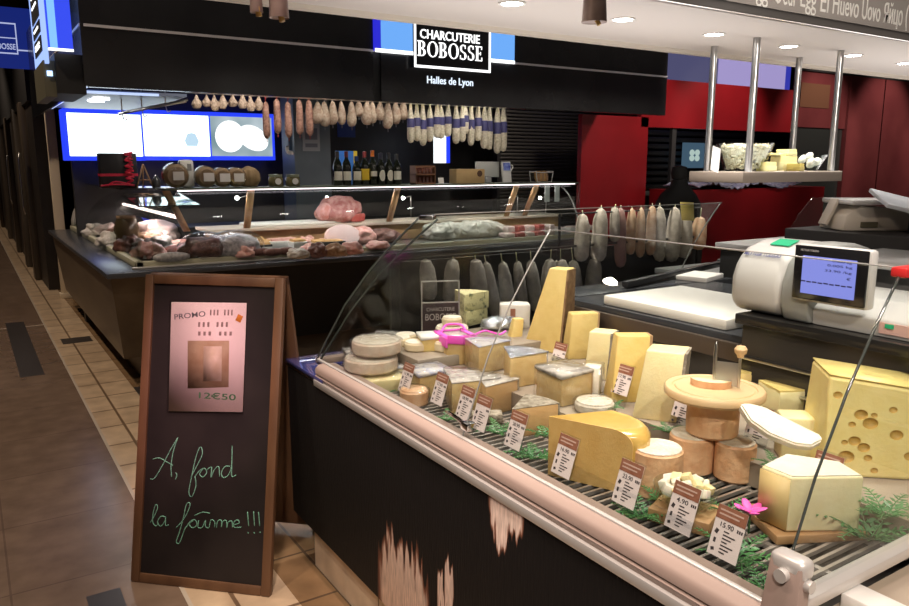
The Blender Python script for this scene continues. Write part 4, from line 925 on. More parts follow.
def lump(name, label, P, sx, sy, sz, m, seed=0, cat='meat', amt=.25, group=None, parts=None):
    bm = new(); bmesh.ops.create_icosphere(bm, subdivisions=4, radius=1)
    for v in bm.verts:
        n = noise.noise(v.co * 1.6 + Vector((seed, 0, 0))) * amt + noise.noise(v.co * 5 + Vector((0, seed, 0))) * amt * .3
        v.co *= 1 + n; v.co = Vector((v.co.x * sx, v.co.y * sy, max(v.co.z, -.75) * sz))
    return tag(obj(name, bm, m, loc=(P.x, P.y, P.z + .75 * sz)), label, cat, group)
p = put(205, 255); cloche = glass('crinkled_film', (.9, .9, .92), 1.5, .1, bump=1.0, bscale=20, add=.06)
terrine('terrine of golden chopped salad in the front row left of the pink ham slice', put(256, 252), .22, .16, .06, meats['gold'], blackdish)
terrine('white oval dish of rosy terrine slices behind the dark sausages', put(282, 247), .24, .14, .07, meats['rose'])
terrine('brown jelly terrine at the centre of the front row', put(298, 250), .12, .12, .07, meats['gold'])
terrine('tray of golden pastries left of the cut pink ham', put(325, 247), .30, .18, .05, meats['gold'], blackdish)
terrine('tray of rosy brown stuffed pastries behind the golden tray', put(335, 241), .3, .12, .05, meats['rose'], blackdish)
for k, (px, py) in enumerate(((262, 256), (274, 256), (286, 255))): logs('dark_sausage', 'short dark sausage in the front row below the rosy terrine', put(px, py), .16, .03, meats['dark'], .1, 'short dark sausages in the front row')
for k, (px, py, sx, m_) in enumerate(((205, 258, .17, 'dark'), (235, 256, .2, 'grey'))):
    lump('wrapped_meat', ('dark meat heap under clear film in the front row', 'large grey-white sausage heap under shiny film in the front row')[k], put(px, py), sx, .13, .09, meats[m_], k + 2, 'wrapped meat')
    q = put(px, py); bm = new(); bmesh.ops.create_icosphere(bm, subdivisions=3, radius=1); bm.transform(TR((0, 0, .075)) @ Matrix.Diagonal((sx * 1.12, .15, .12, 1)))
    for v in bm.verts: v.co.z = max(v.co.z, .001)
    tag(obj('film_dome', bm, cloche, loc=q), ('clear film dome over the dark meat heap', 'clear film dome over the grey-white sausage heap')[k], 'film')
for k, (px, py, L_, r_, m_, l) in enumerate(((186, 250, .3, .045, 'rose', 'rosy sausage lying across the corner of the delicatessen counter'), (196, 243, .3, .04, 'pale', 'pale pink sausage lying behind the dark wrapped heap'), (176, 255, .26, .04, 'white', 'white-cased sausage at the front corner sill'), (172, 262, .24, .035, 'grey', 'grey-cased sausage lowest at the front corner sill'), (192, 259, .22, .03, 'white', 'white-cased sausage before the dark wrapped heap'), (180, 236, .26, .045, 'ham', 'pink smoked sausage behind the corner sausages'))):
    logs('cooked_sausage', l, put(px, py), L_, r_, meats[m_], .2 * (k % 3))
random.seed(9); k = 0
lab = ['crumpled', 'smooth', 'round', 'flat']; colr = ['grey', 'rose', 'white', 'dark', 'pale', 'pate']
cn = dict(grey='grey', rose='rosy', white='whitish', dark='dark brown', pale='pale pink', pate='brown')
wing = [(100, 228, 'rose'), (108, 236, 'pale'), (112, 246, 'white'), (121, 238, 'rose'), (112, 228, 'dark'), (140, 252, 'grey'), (150, 258, 'rose'), (160, 252, 'grey'), (128, 252, 'dark'), (146, 244, 'pate'), (163, 242, 'pale'), (118, 224, 'rose'), (134, 226, 'pale'), (96, 236, 'white')]
for (px, py, c) in wing:
    P = put(px, py); lump('packed_meat', '%s meat piece in the left wing of the delicatessen counter, %s' % (cn[c], ('nearest the curved end', 'beside the sill', 'by the brown jar', 'in the front corner')[(k * 3) % 4]), P, random.uniform(.08, .12), random.uniform(.1, .16), random.uniform(.05, .08), meats[c], k + 10, 'packed meat', .5, 'packed meats in the left wing')
    if k % 2 == 0: tag(obj('meat_ticket', box(new(), (0, 0, .03), (.06, .003, .045), (R(-20), 0, 0)), paper, loc=(P.x - .03, P.y - .09, .886), rot=(0, 0, .3 * (k % 3) - .4)), 'small white ticket among the packed meats in the left wing', 'ticket', 'white tickets in the left wing')
    k += 1
lump('pink_ham', 'large pink meat loaf in the left wing of the delicatessen counter', put(152, 240), .24, .25, .10, meats['pale'], 3, 'ham')
lump('pink_terrine', 'rosy pate mound behind the brown jar in the left wing', put(118, 226), .16, .25, .14, meats['rose'], 5, 'pate')
q = put(128, 246); t = thing('brown_jar', 'tall dark brown jar standing in the left wing of the delicatessen counter', 'jar', q)
obj('body', lathe([(0, 0), (.065, 0), (.09, .05), (.1, .14), (.085, .2), (.07, .23), (0, .235)], 20), mat('jar_brown', (.11, .07, .04), .25, col2=(.2, .13, .07), scale=10), t); obj('lid', lathe([(0, .232), (.075, .232), (.075, .25), (0, .252)], 20), meats['pate'], t)
# cut ham on the ledge
hp_ = at(369, 227, 1.056)
t = thing('ham_joint', 'large raw pink ham joint lying on the wooden service ledge', 'ham', (hp_.x, 6.1, 1.056))
bm = new(); bmesh.ops.create_icosphere(bm, subdivisions=4, radius=1)
for v in bm.verts:
    n = noise.noise(v.co * 1.3 + Vector((4, 1, 0))) * .22; n += noise.noise(v.co * 3.5) * .1; v.co *= 1 + n; v.co = Vector((v.co.x * .20 + .01, v.co.y * .14, max(v.co.z, -.75) * .125 + .095 + .02 * v.co.x))
obj('meat', bm, meats['fat'], t)
bm = new(); bmesh.ops.create_icosphere(bm, subdivisions=3, radius=.075); jitter(bm, .012, 12, 1); bm.transform(TR((-.14, -.06, .1)) @ Matrix.Diagonal((.9, .9, .95, 1))); obj('cut_muscle', bm, meats['ham'], t)
obj('red_face', jitter(subdiv(bx(.09, .22, -.11, -.02, .005, .075, .012), 2), .008, 14), meats['red'], t)
t = thing('ham_slice', 'round pale pink cut ham face at the front of the counter', 'ham', put(343, 246) + Vector((0, 0, 0)))
bm = lathe([(0, -.05), (.13, -.05), (.14, 0), (.13, .012), (0, .014)], 28, M=TR((0, 0, .085), (R(72), 0, R(-10))) @ Matrix.Diagonal((1.1, .68, 1, 1)))
obj('cut_face', bm, mat('ham_face_pink', (.84, .60, .58), .4, col2=(.88, .7, .68), scale=6), t)
lump('ham_half', 'rosy half ham right behind the pale cut ham face', put(362, 244), .12, .12, .085, meats['rose'], 7, 'ham')
lump('dark_roast', 'dark brown roast at the right of the pink ham', put(383, 241), .15, .12, .07, meats['dark'], 8, 'roast')
lump('red_meat', 'small raw pinkish meat heap before the dark roast', put(378, 249), .1, .08, .04, meats['rose'], 9, 'meat')
ct = at(292, 224, 1.056); tag(obj('white_chopping_board', bx(-.42, .42, -.13, .13, 0, .02, .006), mat('white_board', (.86, .84, .8), .5), loc=(ct.x + .02, 6.14, 1.056)), 'long white chopping board on the wooden service ledge', 'cutting board')
for k, (px, py) in enumerate(((438, 226), (452, 222), (466, 226), (478, 222), (490, 227), (446, 232))): lump('net_sausage', 'knobbly whitish sausage seen through the cheese counter glass', put(px, py, .886), .14, .12, .085, meats['white'], k + 20, 'sausage', .3, 'whitish sausages seen through the cheese counter glass')
for k in range(10):
    row = k // 5; P = aty(507 + (k % 5) * 10, 225, 5.58 + .17 * row)
    o = obj('sliced_meat', jitter(subdiv(bx(-.055, .055, -.06, .06, 0, .045 + .045 * row, .012), 2), .006, 30, k), meats['red'] if (k + row) % 2 else meats['pale'], loc=(P.x, P.y, .886), rot=(0, 0, .05 * k)); tag(o, 'red and pink sliced meat stack seen through the cheese counter glass', 'sliced meat', 'sliced meat stacks right of centre')
for k, px in enumerate((556, 572, 588)):
    P = put(px, 226); terrine(('white dish of pale slices under the paper tickets', 'white dish of pale slices right of the paper tickets', 'rightmost white dish in the delicatessen counter')[k], P, .14, .12, .04, meats['pale'])

# more trays and pieces along the front row
random.seed(12)
for k, (px, py, kind, l) in enumerate(((246, 257, 'rose', 'rosy sliced meat piece at the sill under the golden chopped salad'), (298, 258, 'white', 'whitish piece at the sill under the brown jelly terrine'), (310, 254, 'rose', 'rosy piece between the jelly terrine and golden pastries'), (318, 257, 'dark', 'dark piece at the sill under the golden pastries'), (336, 256, 'pate', 'brown pate piece at the sill left of the pale ham face'), (352, 254, 'rose', 'rosy piece at the sill under the pale ham face'), (240, 242, 'pale', 'pale pink piece behind the golden chopped salad'), (262, 240, 'gold', 'golden piece behind the rosy terrine dish'), (306, 240, 'rose', 'rosy piece behind the brown jelly terrine'), (215, 246, 'ham', 'pink piece behind the film-covered heaps'))):
    lump('meat_piece', l, put(px, py), random.uniform(.06, .09), .07, random.uniform(.035, .06), meats[kind], 60 + k, 'meat', .45)
for k, (px, l) in enumerate(((222, 'left of the golden salad'), (268, 'before the rosy terrine'), (305, 'before the jelly terrine'), (348, 'before the pale ham face'))):
    P = put(px, 254); tag(obj('price_ticket', box(new(), (0, 0, .03), (.075, .003, .05), (R(-20), 0, 0)), paper, loc=P), 'small white price ticket on the delicatessen sill %s' % l, 'ticket')
# ------------------------------------------------------------------ on the top shelf
ZS = 1.385
def sh(px, y=5.66): p = aty(px, 187, y); return Vector((p.x, y, ZS))
# folded black and red carton with ribbon
P = sh(119, 6.3)
t = thing('gift_box', 'black gift box tied with a curly red ribbon, left end of shelf', 'box', (P.x, 6.3, 1.3725), .0)
obj('carton', bx(-.13, .13, -.06, .06, 0, .26, .004), mat('box_black', (.02, .018, .02), .35), t)
bm = bx(-.133, .133, -.064, .064, .09, .11); 
for k in range(5): tube(bm, smooth_curve([(.05 + .01 * (k % 2), -.068, .04 + .045 * k), (.09, -.08, .06 + .045 * k), (.04, -.085, .075 + .045 * k), (.1, -.075, .085 + .045 * k)], 4), .008, 6)
for k in range(2): tube(bm, smooth_curve([(-.14 + .05 * k, -.07, .02), (-.03, -.08, .03 + .02 * k), (.1, -.075, .02)], 4), .007, 6)
obj('ribbon', bm, mat('red_ribbon', (.8, .03, .08), .4), t)
P = sh(145, 6.22); t = thing('wooden_easel', 'small triangular wooden easel right of the black gift box', 'easel', (P.x, 6.22, 1.3725))
bm = tube(new(), [(-.06, 0, 0), (0, .02, .18)], .006, 6); tube(bm, [(.06, 0, 0), (0, .02, .18)], .006, 6); tube(bm, [(0, .08, 0), (0, .02, .18)], .006, 6); tube(bm, [(-.04, .005, .06), (.04, .005, .06)], .005, 6); obj('frame', bm, wood, t)
obj('clip', lathe([(0, .0), (.03, .0), (.035, .05), (.012, .09), (0, .1)], 14, M=Matrix.Translation((.085, 0, 0))), mat('pewter', (.1, .1, .1), .3, .6), t)
dome = glass('jar_dome', (.9, .9, .86), 1.5, .05, add=.05)
for k, (px, r_) in enumerate(((176, .085), (206, .075), (222, .07), (236, .07))):
    P = sh(px); t = thing('preserve_parcel', ('round film-wrapped cured meat parcel left of the white machine', 'round film-wrapped parcel right of the white machine', 'round film-wrapped parcel, third of the row', 'round film-wrapped parcel at the right end of the row')[k], 'parcel', P)
    Mx = TR((0, 0, r_), (R(90), 0, 0))
    obj('meat', lathe([(0, -.05), (r_ * .75, -.05), (r_, -.03), (r_, .03), (r_ * .75, .05), (0, .05)], 22, M=Mx), mat('cured_brown', (.28, .17, .1), .4, col2=(.45, .32, .2), scale=14), t)
    obj('wrapping', lathe([(0, -.056), (r_ * .8, -.056), (r_ * 1.05, -.033), (r_ * 1.05, .033), (r_ * .8, .056), (0, .056)], 22, M=TR((0, 0, r_ * 1.05), (R(90), 0, 0))), dome, t)
    obj('label_card', box(new(), (.01, -.0585, r_), (.075, .003, .06)), paper, t)
P = sh(187, 5.76); t = thing('label_printer', 'tall white rounded machine behind the wrapped parcels', 'machine', P)
obj('body', bx(-.05, .05, -.04, .04, 0, .2, .02), white_plastic, t); obj('slot', bx(.0, .03, -.043, -.039, .12, .17), mat('slot_grey', (.3, .3, .3), .4), t)
P = sh(249, 5.78); o = lump('brown_bundle', 'rounded brown dried herb bundle right of the wrapped parcels', P, .09, .05, .085, mat('straw_brown', (.16, .10, .045), .8, col2=(.28, .19, .1), scale=20, stretch=(1, 1, .2)), 31, 'herbs', .15)
for k, px in enumerate((276, 293)):
    P = sh(px); t = thing('glass_jar', ('squat dark glass jar with white label, left of the pair', 'squat dark glass jar with white label, right of the pair')[k], 'jar', P)
    obj('body', lathe([(0, 0), (.05, 0), (.056, .01), (.056, .06), (.048, .072), (0, .073)], 20), mat('jar_olive', (.11, .1, .05), .15, col2=(.2, .16, .08), scale=18), t); obj('lid', lathe([(0, .073), (.05, .073), (.05, .09), (0, .092)], 20), mat('lid_green', (.25, .28, .2), .35), t)
    obj('label', lathe([(0, -.0), (.024, 0), (.024, .004), (0, .004)], 18, M=TR((0, -.054, .038), (R(90), 0, 0))), paper, t)
# bottles
bdark = mat('bottle_dark', (.012, .015, .01), .1, spec=.8); 
bottles = [(338, 'white', (.05, .04, .04), 'dark wine bottle with square white label, leftmost of the row', .29), (347, 'white', (.12, .02, .03), 'dark wine bottle with square pale label, second in the row', .29), (357, 'white', (.02, .05, .2), 'wine bottle with wide low white label before the yellow carton', .25), (365, 'yellow', (.3, .05, .05), 'dark wine bottle with a bright yellow label', .29), (373, 'small', (.75, .2, .03), 'dark wine bottle with orange capsule', .30), (381, 'oval', (.03, .03, .05), 'dark wine bottle with pale oval label right of the orange capsule', .28), (389, 'oval', (.03, .03, .03), 'dark wine bottle with tall cream oval label', .28), (397, 'white', (.03, .03, .03), 'dark wine bottle with narrow grey label, rightmost of the row', .27)]
for px, kind, cap, l, h in bottles:
    P = sh(px); t = thing('wine_bottle', l, 'bottle', P)
    h *= .93
    obj('glass_body', lathe([(0, 0), (.034, 0), (.037, .006), (.037, h * .55), (.030, h * .66), (.0145, h * .78), (.0135, h * .9), (.015, h * .91), (.015, h * .94), (0, h * .94)], 22), bdark, t)
    obj('capsule', lathe([(.0, h * .82), (.0155, h * .82), (.016, h * .99), (0, h)], 16), mat('cap_%d%d%d' % tuple(int(c * 99) for c in cap), cap, .35), t)
    lm = mat('label_yellow', (.8, .55, .04), .5) if kind == 'yellow' else mat('label_cream', (.75, .72, .62), .5)
    z0, z1, w = {'white': (.04, .11, 1.15), 'yellow': (.04, .13, 1.15), 'small': (.07, .11, .9), 'oval': (.03, .12, .8)}[kind]
    bm = new(); n = 10; g = []
    for i in range(n + 1):
        a = -math.pi / 2 + w * (2 * i / n - 1); zz = (math.sqrt(max(0, 1 - (2 * i / n - 1) ** 2)) if kind == 'oval' else 1); zm = (z0 + z1) / 2; hh = (z1 - z0) / 2 * max(zz, .05)
        g.append([(.0376 * math.cos(a), .0376 * math.sin(a), zm - hh), (.0376 * math.cos(a), .0376 * math.sin(a), zm + hh)])
    obj('label', solid_sheet(g, .0006), lm, t)
P = sh(424); t = thing('jar_tray', 'two-tier wicker tray packed with dark jars right of the wine bottles', 'tray', (P.x, 5.68, ZS))
bm = bx(-.1, .1, -.05, .05, 0, .012); bx(-.1, .1, -.05, .05, .075, .087, bm=bm); bx(-.1, -.094, -.05, .05, 0, .155, bm=bm); bx(.094, .1, -.05, .05, 0, .155, bm=bm); bx(-.1, .1, .044, .05, 0, .155, bm=bm); bx(-.1, .1, -.05, -.044, .143, .155, bm=bm)
obj('frame', bm, mat('tray_brown', (.22, .1, .05), .5), t)
for i in range(5):
    for j in range(2): tag(obj('small_jar', lathe([(0, 0), (.016, 0), (.016, .045), (.012, .05), (0, .051)], 12), mat('jar_dark_red', (.1, .03, .02), .25, col2=(.2, .08, .05), scale=30), loc=(P.x - .074 + .037 * i, 5.67, ZS + .013 + .075 * j)), 'small dark jar in the two-tier wicker tray', 'jar', 'small dark jars in the wicker tray')
P = sh(441, 5.6); tag(obj('shelf_card', box(new(), (0, 0, .028), (.055, .003, .05), (R(-12), 0, 0)), paper, loc=P), 'small white card left of the brown cardboard box on the glass shelf', 'card')
P = sh(467, 5.66); t = thing('cardboard_box', 'plain brown cardboard box on the glass shelf beneath the labelled sausages', 'box', P)
obj('carton', bx(-.15, .15, -.06, .06, 0, .125, .004), mat('cardboard', (.52, .36, .17), .75, col2=(.46, .31, .14), scale=7), t); obj('dark_print', lathe([(0, 0), (.028, 0), (.028, .002), (0, .002)], 16, M=TR((.095, -.0595, .085), (R(90), 0, 0))), mat('print_brown', (.1, .05, .03), .6), t)
P = sh(487, 5.78); t = thing('till_screen', 'pale grey till screen behind the cardboard box', 'screen', P)
obj('panel', bx(-.13, .13, -.012, .012, .05, .19, .005), mat('till_pale', (.45, .46, .44), .35), t); obj('stand', bx(-.03, .03, -.03, .03, 0, .06, .004), mat('till_grey', (.3, .3, .3), .4), t)
P = sh(506, 5.68); t = thing('card_holder', 'white stand with blue picture beside the till screen', 'stand', P)
obj('stand', box(new(), (0, 0, .095), (.10, .02, .19), (R(-8), 0, 0), bev=.004), white_plastic, t); obj('picture', box(new(), (0, -.008, .145), (.075, .008, .07), (R(-8), 0, 0)), mat('picture_blue', (.05, .08, .5), .4, col2=(.3, .4, .8), scale=30), t); obj('side_arm', tube(new(), smooth_curve([(.05, 0, .1), (.075, 0, .14), (.06, 0, .16)], 4), .006, 6), white_plastic, t)
P = sh(541, 5.66); t = thing('bread_basket', 'wire basket of small dry sausages at the right end of the glass shelf', 'basket', P)
bm = new()
for x in (-.085, .085): tube(bm, [(x, -.05, 0), (x * 1.2, -.05, .1), (x * 1.2, .05, .1), (x, .05, 0)], .005, 6)
for y in (-.05, .05): tube(bm, [(-.085, y, 0), (.085, y, 0)], .004, 6); tube(bm, [(-.1, y, .09), (.1, y, .09)], .004, 6)
obj('wires', bm, white_plastic, t)
for k in range(6): tag(obj('mini_sausage', sausage_bm(.1, .02), meats['pate'] if k % 2 else meats['gold'], loc=(P.x - .06 + .024 * k, 5.66, ZS + .055), rot=(0, R(80), 0)), 'small dry sausage upright in the wire basket on the shelf', 'sausage', 'dry sausages in the wire basket')
for k, px in enumerate((547, 557)):
    p = aty(px, 198, 5.60); tag(obj('paper_ticket', bx(-.03, .03, -.0015, .0015, -.16, 0), mat('ticket_grey', (.5, .53, .52), .5), loc=(p.x, 5.6, 1.36)), ('long pale ticket hanging under the right end of the glass shelf, left one', 'long pale ticket hanging under the right end of the glass shelf, right one')[k], 'ticket')
# ------------------------------------------------------------------ hanging sausages
YH, ZH = 5.72, 2.06
rl = thing('hanging_rail', 'long steel rail with hooks under the black fascia carrying the sausages', 'rail', (3, YH, 1.99))
wobj('rod', tube(new(), [(1.40, YH, ZH), (4.45, YH, ZH)], .010, 8), steel, rl)
bm = new()
for x in (1.6, 2.6, 3.6, 4.3): tube(bm, [(x, YH, ZH), (x, YH, 2.3)], .006, 6)
wobj('hanger', bm, steel, rl)
lf_ = thing('side_rack', 'bare steel hanging rack above the backlit picture panels', 'rack', (1.2, 6.5, 1.95))
p, q = aty(119, 114, 6.4), aty(186, 101, 6.0)
bm = tube(new(), [p, q], .010, 8); tube(bm, [p + Vector((.03, .08, .015)), q + Vector((.03, .08, .015))], .010, 8); wobj('rods', bm, steel, lf_)
bm = new()
for s in (.05, .35, .7): r_ = p.lerp(q, s); tube(bm, [r_, Vector((r_.x, r_.y, 2.285))], .005, 6); tube(bm, smooth_curve([r_, r_ + Vector((.01, 0, -.05)), r_ + Vector((.035, 0, -.04))], 3), .004, 6)
wobj('hooks', bm, steel, lf_)
s_net = mat('sausage_netted', (.30, .22, .17), .6, col2=(.58, .45, .35), scale=66, detail=6, bump=.5, bscale=70)
s_long = mat('sausage_rosy', (.24, .125, .10), .55, col2=(.46, .26, .2), scale=54, detail=6, bump=.3, bscale=60)
s_pear = mat('sausage_floured', (.42, .35, .28), .65, col2=(.28, .19, .14), scale=48, detail=6, bump=.5, bscale=60)
s_white = mat('sausage_white', (.70, .66, .54), .6, col2=(.48, .44, .34), scale=60, detail=6, bump=.4, bscale=60)
s_string = mat('string_cream', (.62, .60, .36), .7); s_red = mat('string_red', (.5, .05, .05), .6); band_m = mat('band_navy', (.05, .05, .16), .5)
def hang(px, ytop, ybot, w, label, group, m, kind, sm=s_string, y=YH, zr=ZH, band=False):
    T = aty(px, ytop, y); Bq = aty(px, ybot, y); S = scale_at(T); L_ = T.z - Bq.z; r = w / S / 2
    t = thing('hanging_sausage', label, 'sausage', (Bq.x, y, Bq.z), random.random() * 6, group)
    if kind == 'long': pr = [(0, 0), (r * .5, .006), (r * .95, .03), (r, L_ * .3), (r * .9, L_ * .7), (r * .75, L_ * .9), (r * .35, L_ - .01), (0, L_)]
    elif kind == 'bulb': pr = [(0, 0), (r * .6, L_ * .05), (r, L_ * .3), (r * .9, L_ * .5), (r * .5, L_ * .7), (r * .35, L_ * .85), (.006, L_), (0, L_)]
    elif kind == 'pear': pr = [(0, 0), (r * .55, L_ * .03), (r * .92, L_ * .15), (r, L_ * .32), (r * .85, L_ * .55), (r * .6, L_ * .78), (r * .3, L_ * .95), (0, L_)]
    else: pr = [(0, 0), (r * .7, L_ * .03), (r, L_ * .12), (r, L_ * .5), (r * .9, L_ * .7), (r * .55, L_ * .88), (r * .25, L_), (0, L_)]
    bm = lathe(pr, 14); jitter(bm, r * .16, 18, px); obj('casing', bm, m, t)
    bm = tube(new(), [(0, 0, L_ - .005), (.004, 0, L_ + .02), (0, 0, max(zr - Bq.z, L_ + .03))], .0035, 5)
    if kind in ('pear', 'long'): obj('tail_string', tube(new(), [(0, 0, -.025), (0, 0, .005)], .003, 5), sm, t)
    if kind == 'white':
        for s in (-1, 1): tube(bm, [(s * r * .5, 0, L_ * .75), (s * r * .3, 0, L_), (0, 0, max(zr - Bq.z, L_ + .03))], .006, 5)
    obj('string', bm, sm, t)
    if kind == 'white': obj('paper_band', lathe([(r * 1.05, L_ * .42), (r * 1.08, L_ * .5), (r * 1.06, L_ * .62), (r * .98, L_ * .66)], 14), band_m, t)
    return t
random.seed(3)
for px, yb, w in ((197, 109, 10), (207, 107, 9), (215, 111, 10), (223, 109, 10), (233, 107, 10), (243, 109, 10), (251, 112, 9), (259, 111, 9)):
    hang(px, 95, yb, w, 'small knobbly netted sausage hanging above the backlit ham picture', 'netted sausages above the backlit panels', s_net, 'bulb', mat('string_grey', (.25, .25, .27), .6))
for px, yt, yb, l in ((267, 101, 139, 'long rosy sausage at the right edge of the backlit panel'), (278, 98, 134, 'long thin rosy sausage second right of the backlit panel'), (289, 101, 138, 'long rosy sausage hanging left of the grey pillar'), (300, 99, 135, 'long rosy sausage hanging before the grey pillar'), (310, 99, 136, 'long rosy sausage before the framed notice')):
    hang(px, yt, yb, 7.5, l, 'long rosy sausages', s_long, 'long', s_red)
for px, yb, w in ((318, 124, 12), (325, 127, 11), (333, 125, 11), (342, 125, 9), (352, 127, 10), (359, 117, 10), (367, 125, 12), (373, 123, 10), (380, 121, 10), (388, 129, 11), (396, 124, 10), (403, 120, 10)):
    hang(px, 101, yb, w, 'pear-shaped floured sausage hanging above the wine bottles', 'pear-shaped sausages above the wine bottles', s_pear, 'pear', mat('string_grey', (.25, .25, .27), .6))
for px, yb in ((411, 143), (417, 141), (423, 146), (430, 142), (437, 138), (441, 139), (448, 137), (456, 144), (462, 142), (465, 134), (471, 146), (478, 141), (484, 149), (489, 150), (497, 154), (503, 152)):
    hang(px, 106, yb, 7.5, 'whitish sausage with navy band and cream strings under the lit sign', 'navy-banded white sausages under the lit sign', s_white, 'white', s_string)
# ------------------------------------------------------------------ back wall of the stall
def wallq(x0y0, x1y1, Y): p = aty(*x0y0, Y); q = aty(*x1y1, Y); return p, q
YB = 7.9
bluef = emit('panel_blue', (.02, .05, .85), .75)
def lightbox(label, x0, x1, y0, y1, pic):
    p, q = aty(x0, y1, YB), aty(x1, y0, YB)
    t = thing('light_panel', label, 'light panel', ((p.x + q.x) / 2, YB, p.z)); w = q.x - p.x; h = q.z - p.z
    bm = bx(-w / 2 - .03, w / 2 + .03, 0, .298, -.04, h + .04, .004); obj('frame', bm, bluef, t)
    m, nt, N, L, b = nodemat('lit_picture'); setc(b, (0, 0, 0), .3); tc = N.new('ShaderNodeTexCoord'); n = N.new('ShaderNodeTexNoise'); n.inputs['Scale'].default_value = 2.2; L.new(tc.outputs['Object'], n.inputs['Vector'])
    r = N.new('ShaderNodeValToRGB'); r.color_ramp.elements[0].color = (*pic, 1); r.color_ramp.elements[1].color = (.8, .92, 1, 1); r.color_ramp.elements[0].position = .3; r.color_ramp.elements[1].position = .62
    L.new(n.outputs['Fac'], r.inputs['Fac']); L.new(r.outputs['Color'], b.inputs['Emission Color']); b.inputs['Emission Strength'].default_value = 1.6 if pic[0] > .5 else .42
    obj('screen', bx(-w / 2, w / 2, -.006, 0, 0, h), m, t); return t, w, h
t, w, h = lightbox('leftmost blue-framed backlit panel, almost pure white', 70, 140, 115, 156, (.85, .97, 1))
t, w, h = lightbox('middle blue-framed backlit panel with a small pale figure', 145, 208, 116, 156, (.8, .95, 1))
bm = lathe([(0, 0), (.05, .0), (.07, .05), (.04, .12), (0, .13)], 14, M=TR((w * .22, -.008, h * .25)) @ Matrix.Diagonal((1, .04, 1, 1))); obj('picture_figure', bm, emit('figure_lit', (.45, .62, .75), .75), t)
t, w, h = lightbox('right blue-framed backlit panel picturing two pale hams', 212, 271, 118, 156, (.16, .32, .36))
for k, (fx, fz, rx, rz_, a) in enumerate(((.3, .5, .15, .16, .2), (.68, .47, .17, .12, .5))):
    bm = new(); bmesh.ops.create_uvsphere(bm, u_segments=20, v_segments=12, radius=1); bm.transform(TR((-w / 2 + w * fx, -.0075, h * fz), (0, a, 0)) @ Matrix.Diagonal((rx, .004, rz_, 1))); obj('picture_ham', bm, emit('ham_lit', (.95, 1, 1), .85), t)
p, q = wallq((296, 190), (329, 97), 7.4); struct('pillar', bx(p.x, q.x, 7.4, 7.75, 0, 2.27), mat('pillar_bluegrey', (.10, .125, .15), .45, col2=(.13, .16, .19), scale=3))
def flat_notice(label, x0, y0, x1, y1, Y, mb, parts=(), name='notice', cat='notice'):
    p, q = aty(x0, y1, Y), aty(x1, y0, Y); t = thing(name, label, cat, (p.x, Y, p.z)); W_, H_ = q.x - p.x, q.z - p.z
    obj('board', bx(0, W_, 0, .015, 0, H_), mb, t)
    for n_, u0, v0, u1, v1, m_ in parts: obj(n_, bx(u0 * W_, u1 * W_, -.003, 0, v0 * H_, v1 * H_), m_, t)
    return t
nm = mat('notice_grey', (.34, .35, .38), .5)
flat_notice('pale framed notice hanging on the grey pillar', 303, 113, 319, 151, 7.385, nm, (('print', .15, .3, .85, .6, mat('notice_print', (.15, .16, .2), .6)), ('print', .15, .1, .85, .2, mat('notice_print', (.15, .16, .2), .6)), ('print', .15, .7, .85, .9, mat('notice_print', (.15, .16, .2), .6))))
flat_notice('dark blue square sign on the back wall above the bottles', 338, 120, 355, 137, 8.185, mat('sign_blue_dark', (.02, .06, .3), .4))
flat_notice('blue carton with yellow panels standing behind the wine bottles', 337, 151, 357, 187, 5.79, mat('carton_blue', (.05, .22, .75), .4), (('yellow_panel', 0, .3, .12, .9, mat('carton_yellow', (.8, .6, .05), .5)), ('yellow_panel', .82, .5, 1, 1, mat('carton_yellow', (.8, .6, .05), .5))), 'carton', 'carton')
t = thing('backlit_sign', 'bright white backlit strip with blue edge below the hanging white sausages', 'light panel', aty(441, 163, 7.5)); p, q = aty(435, 163, 7.5), aty(446, 132, 7.5)
wobj('screen', bx(p.x, q.x, 7.5, 7.53, p.z, q.z), emit('strip_white', (.9, .96, 1), 1.2), t); q2 = aty(450, 150, 7.5); wobj('edge', bx(q.x, q2.x, 7.5, 7.53, p.z, q.z), bluef, t)
p, q = wallq((290, 190), (294, 128), 7.6); pp = thing('drain_pipe', 'blue-grey pipe with white elbow left of the grey pillar', 'pipe', (p.x, 7.6, 1.4)); wobj('pipe', tube(new(), [aty(290, 130, 7.5), aty(290, 150, 7.5)], .025, 8), mat('pipe_blue', (.08, .13, .2), .4), pp); wobj('elbow', tube(new(), smooth_curve([aty(287, 146, 7.45), aty(288, 152, 7.45), aty(295, 153, 7.45)], 4), .02, 8), white_plastic, pp)
# slatted shutter
sl = thing('roller_shutter', 'grey closed roller shutter right of the delicatessen back wall', 'shutter', (5.0, 8.0, 0)); p, q = wallq((498, 186), (578, 116), 8.0)
bm = new(); z = .4
while z < q.z + .2: bx(p.x, q.x + .3, 7.98, 8.02, z, z + .035, .008, bm); z += .045
wobj('slats', bm, mat('shutter_grey', (.06, .055, .045), .4, .5), sl); wobj('side_guide', bx(p.x - .05, p.x, 7.95, 8.05, 0, q.z + .2), black_matt, sl)
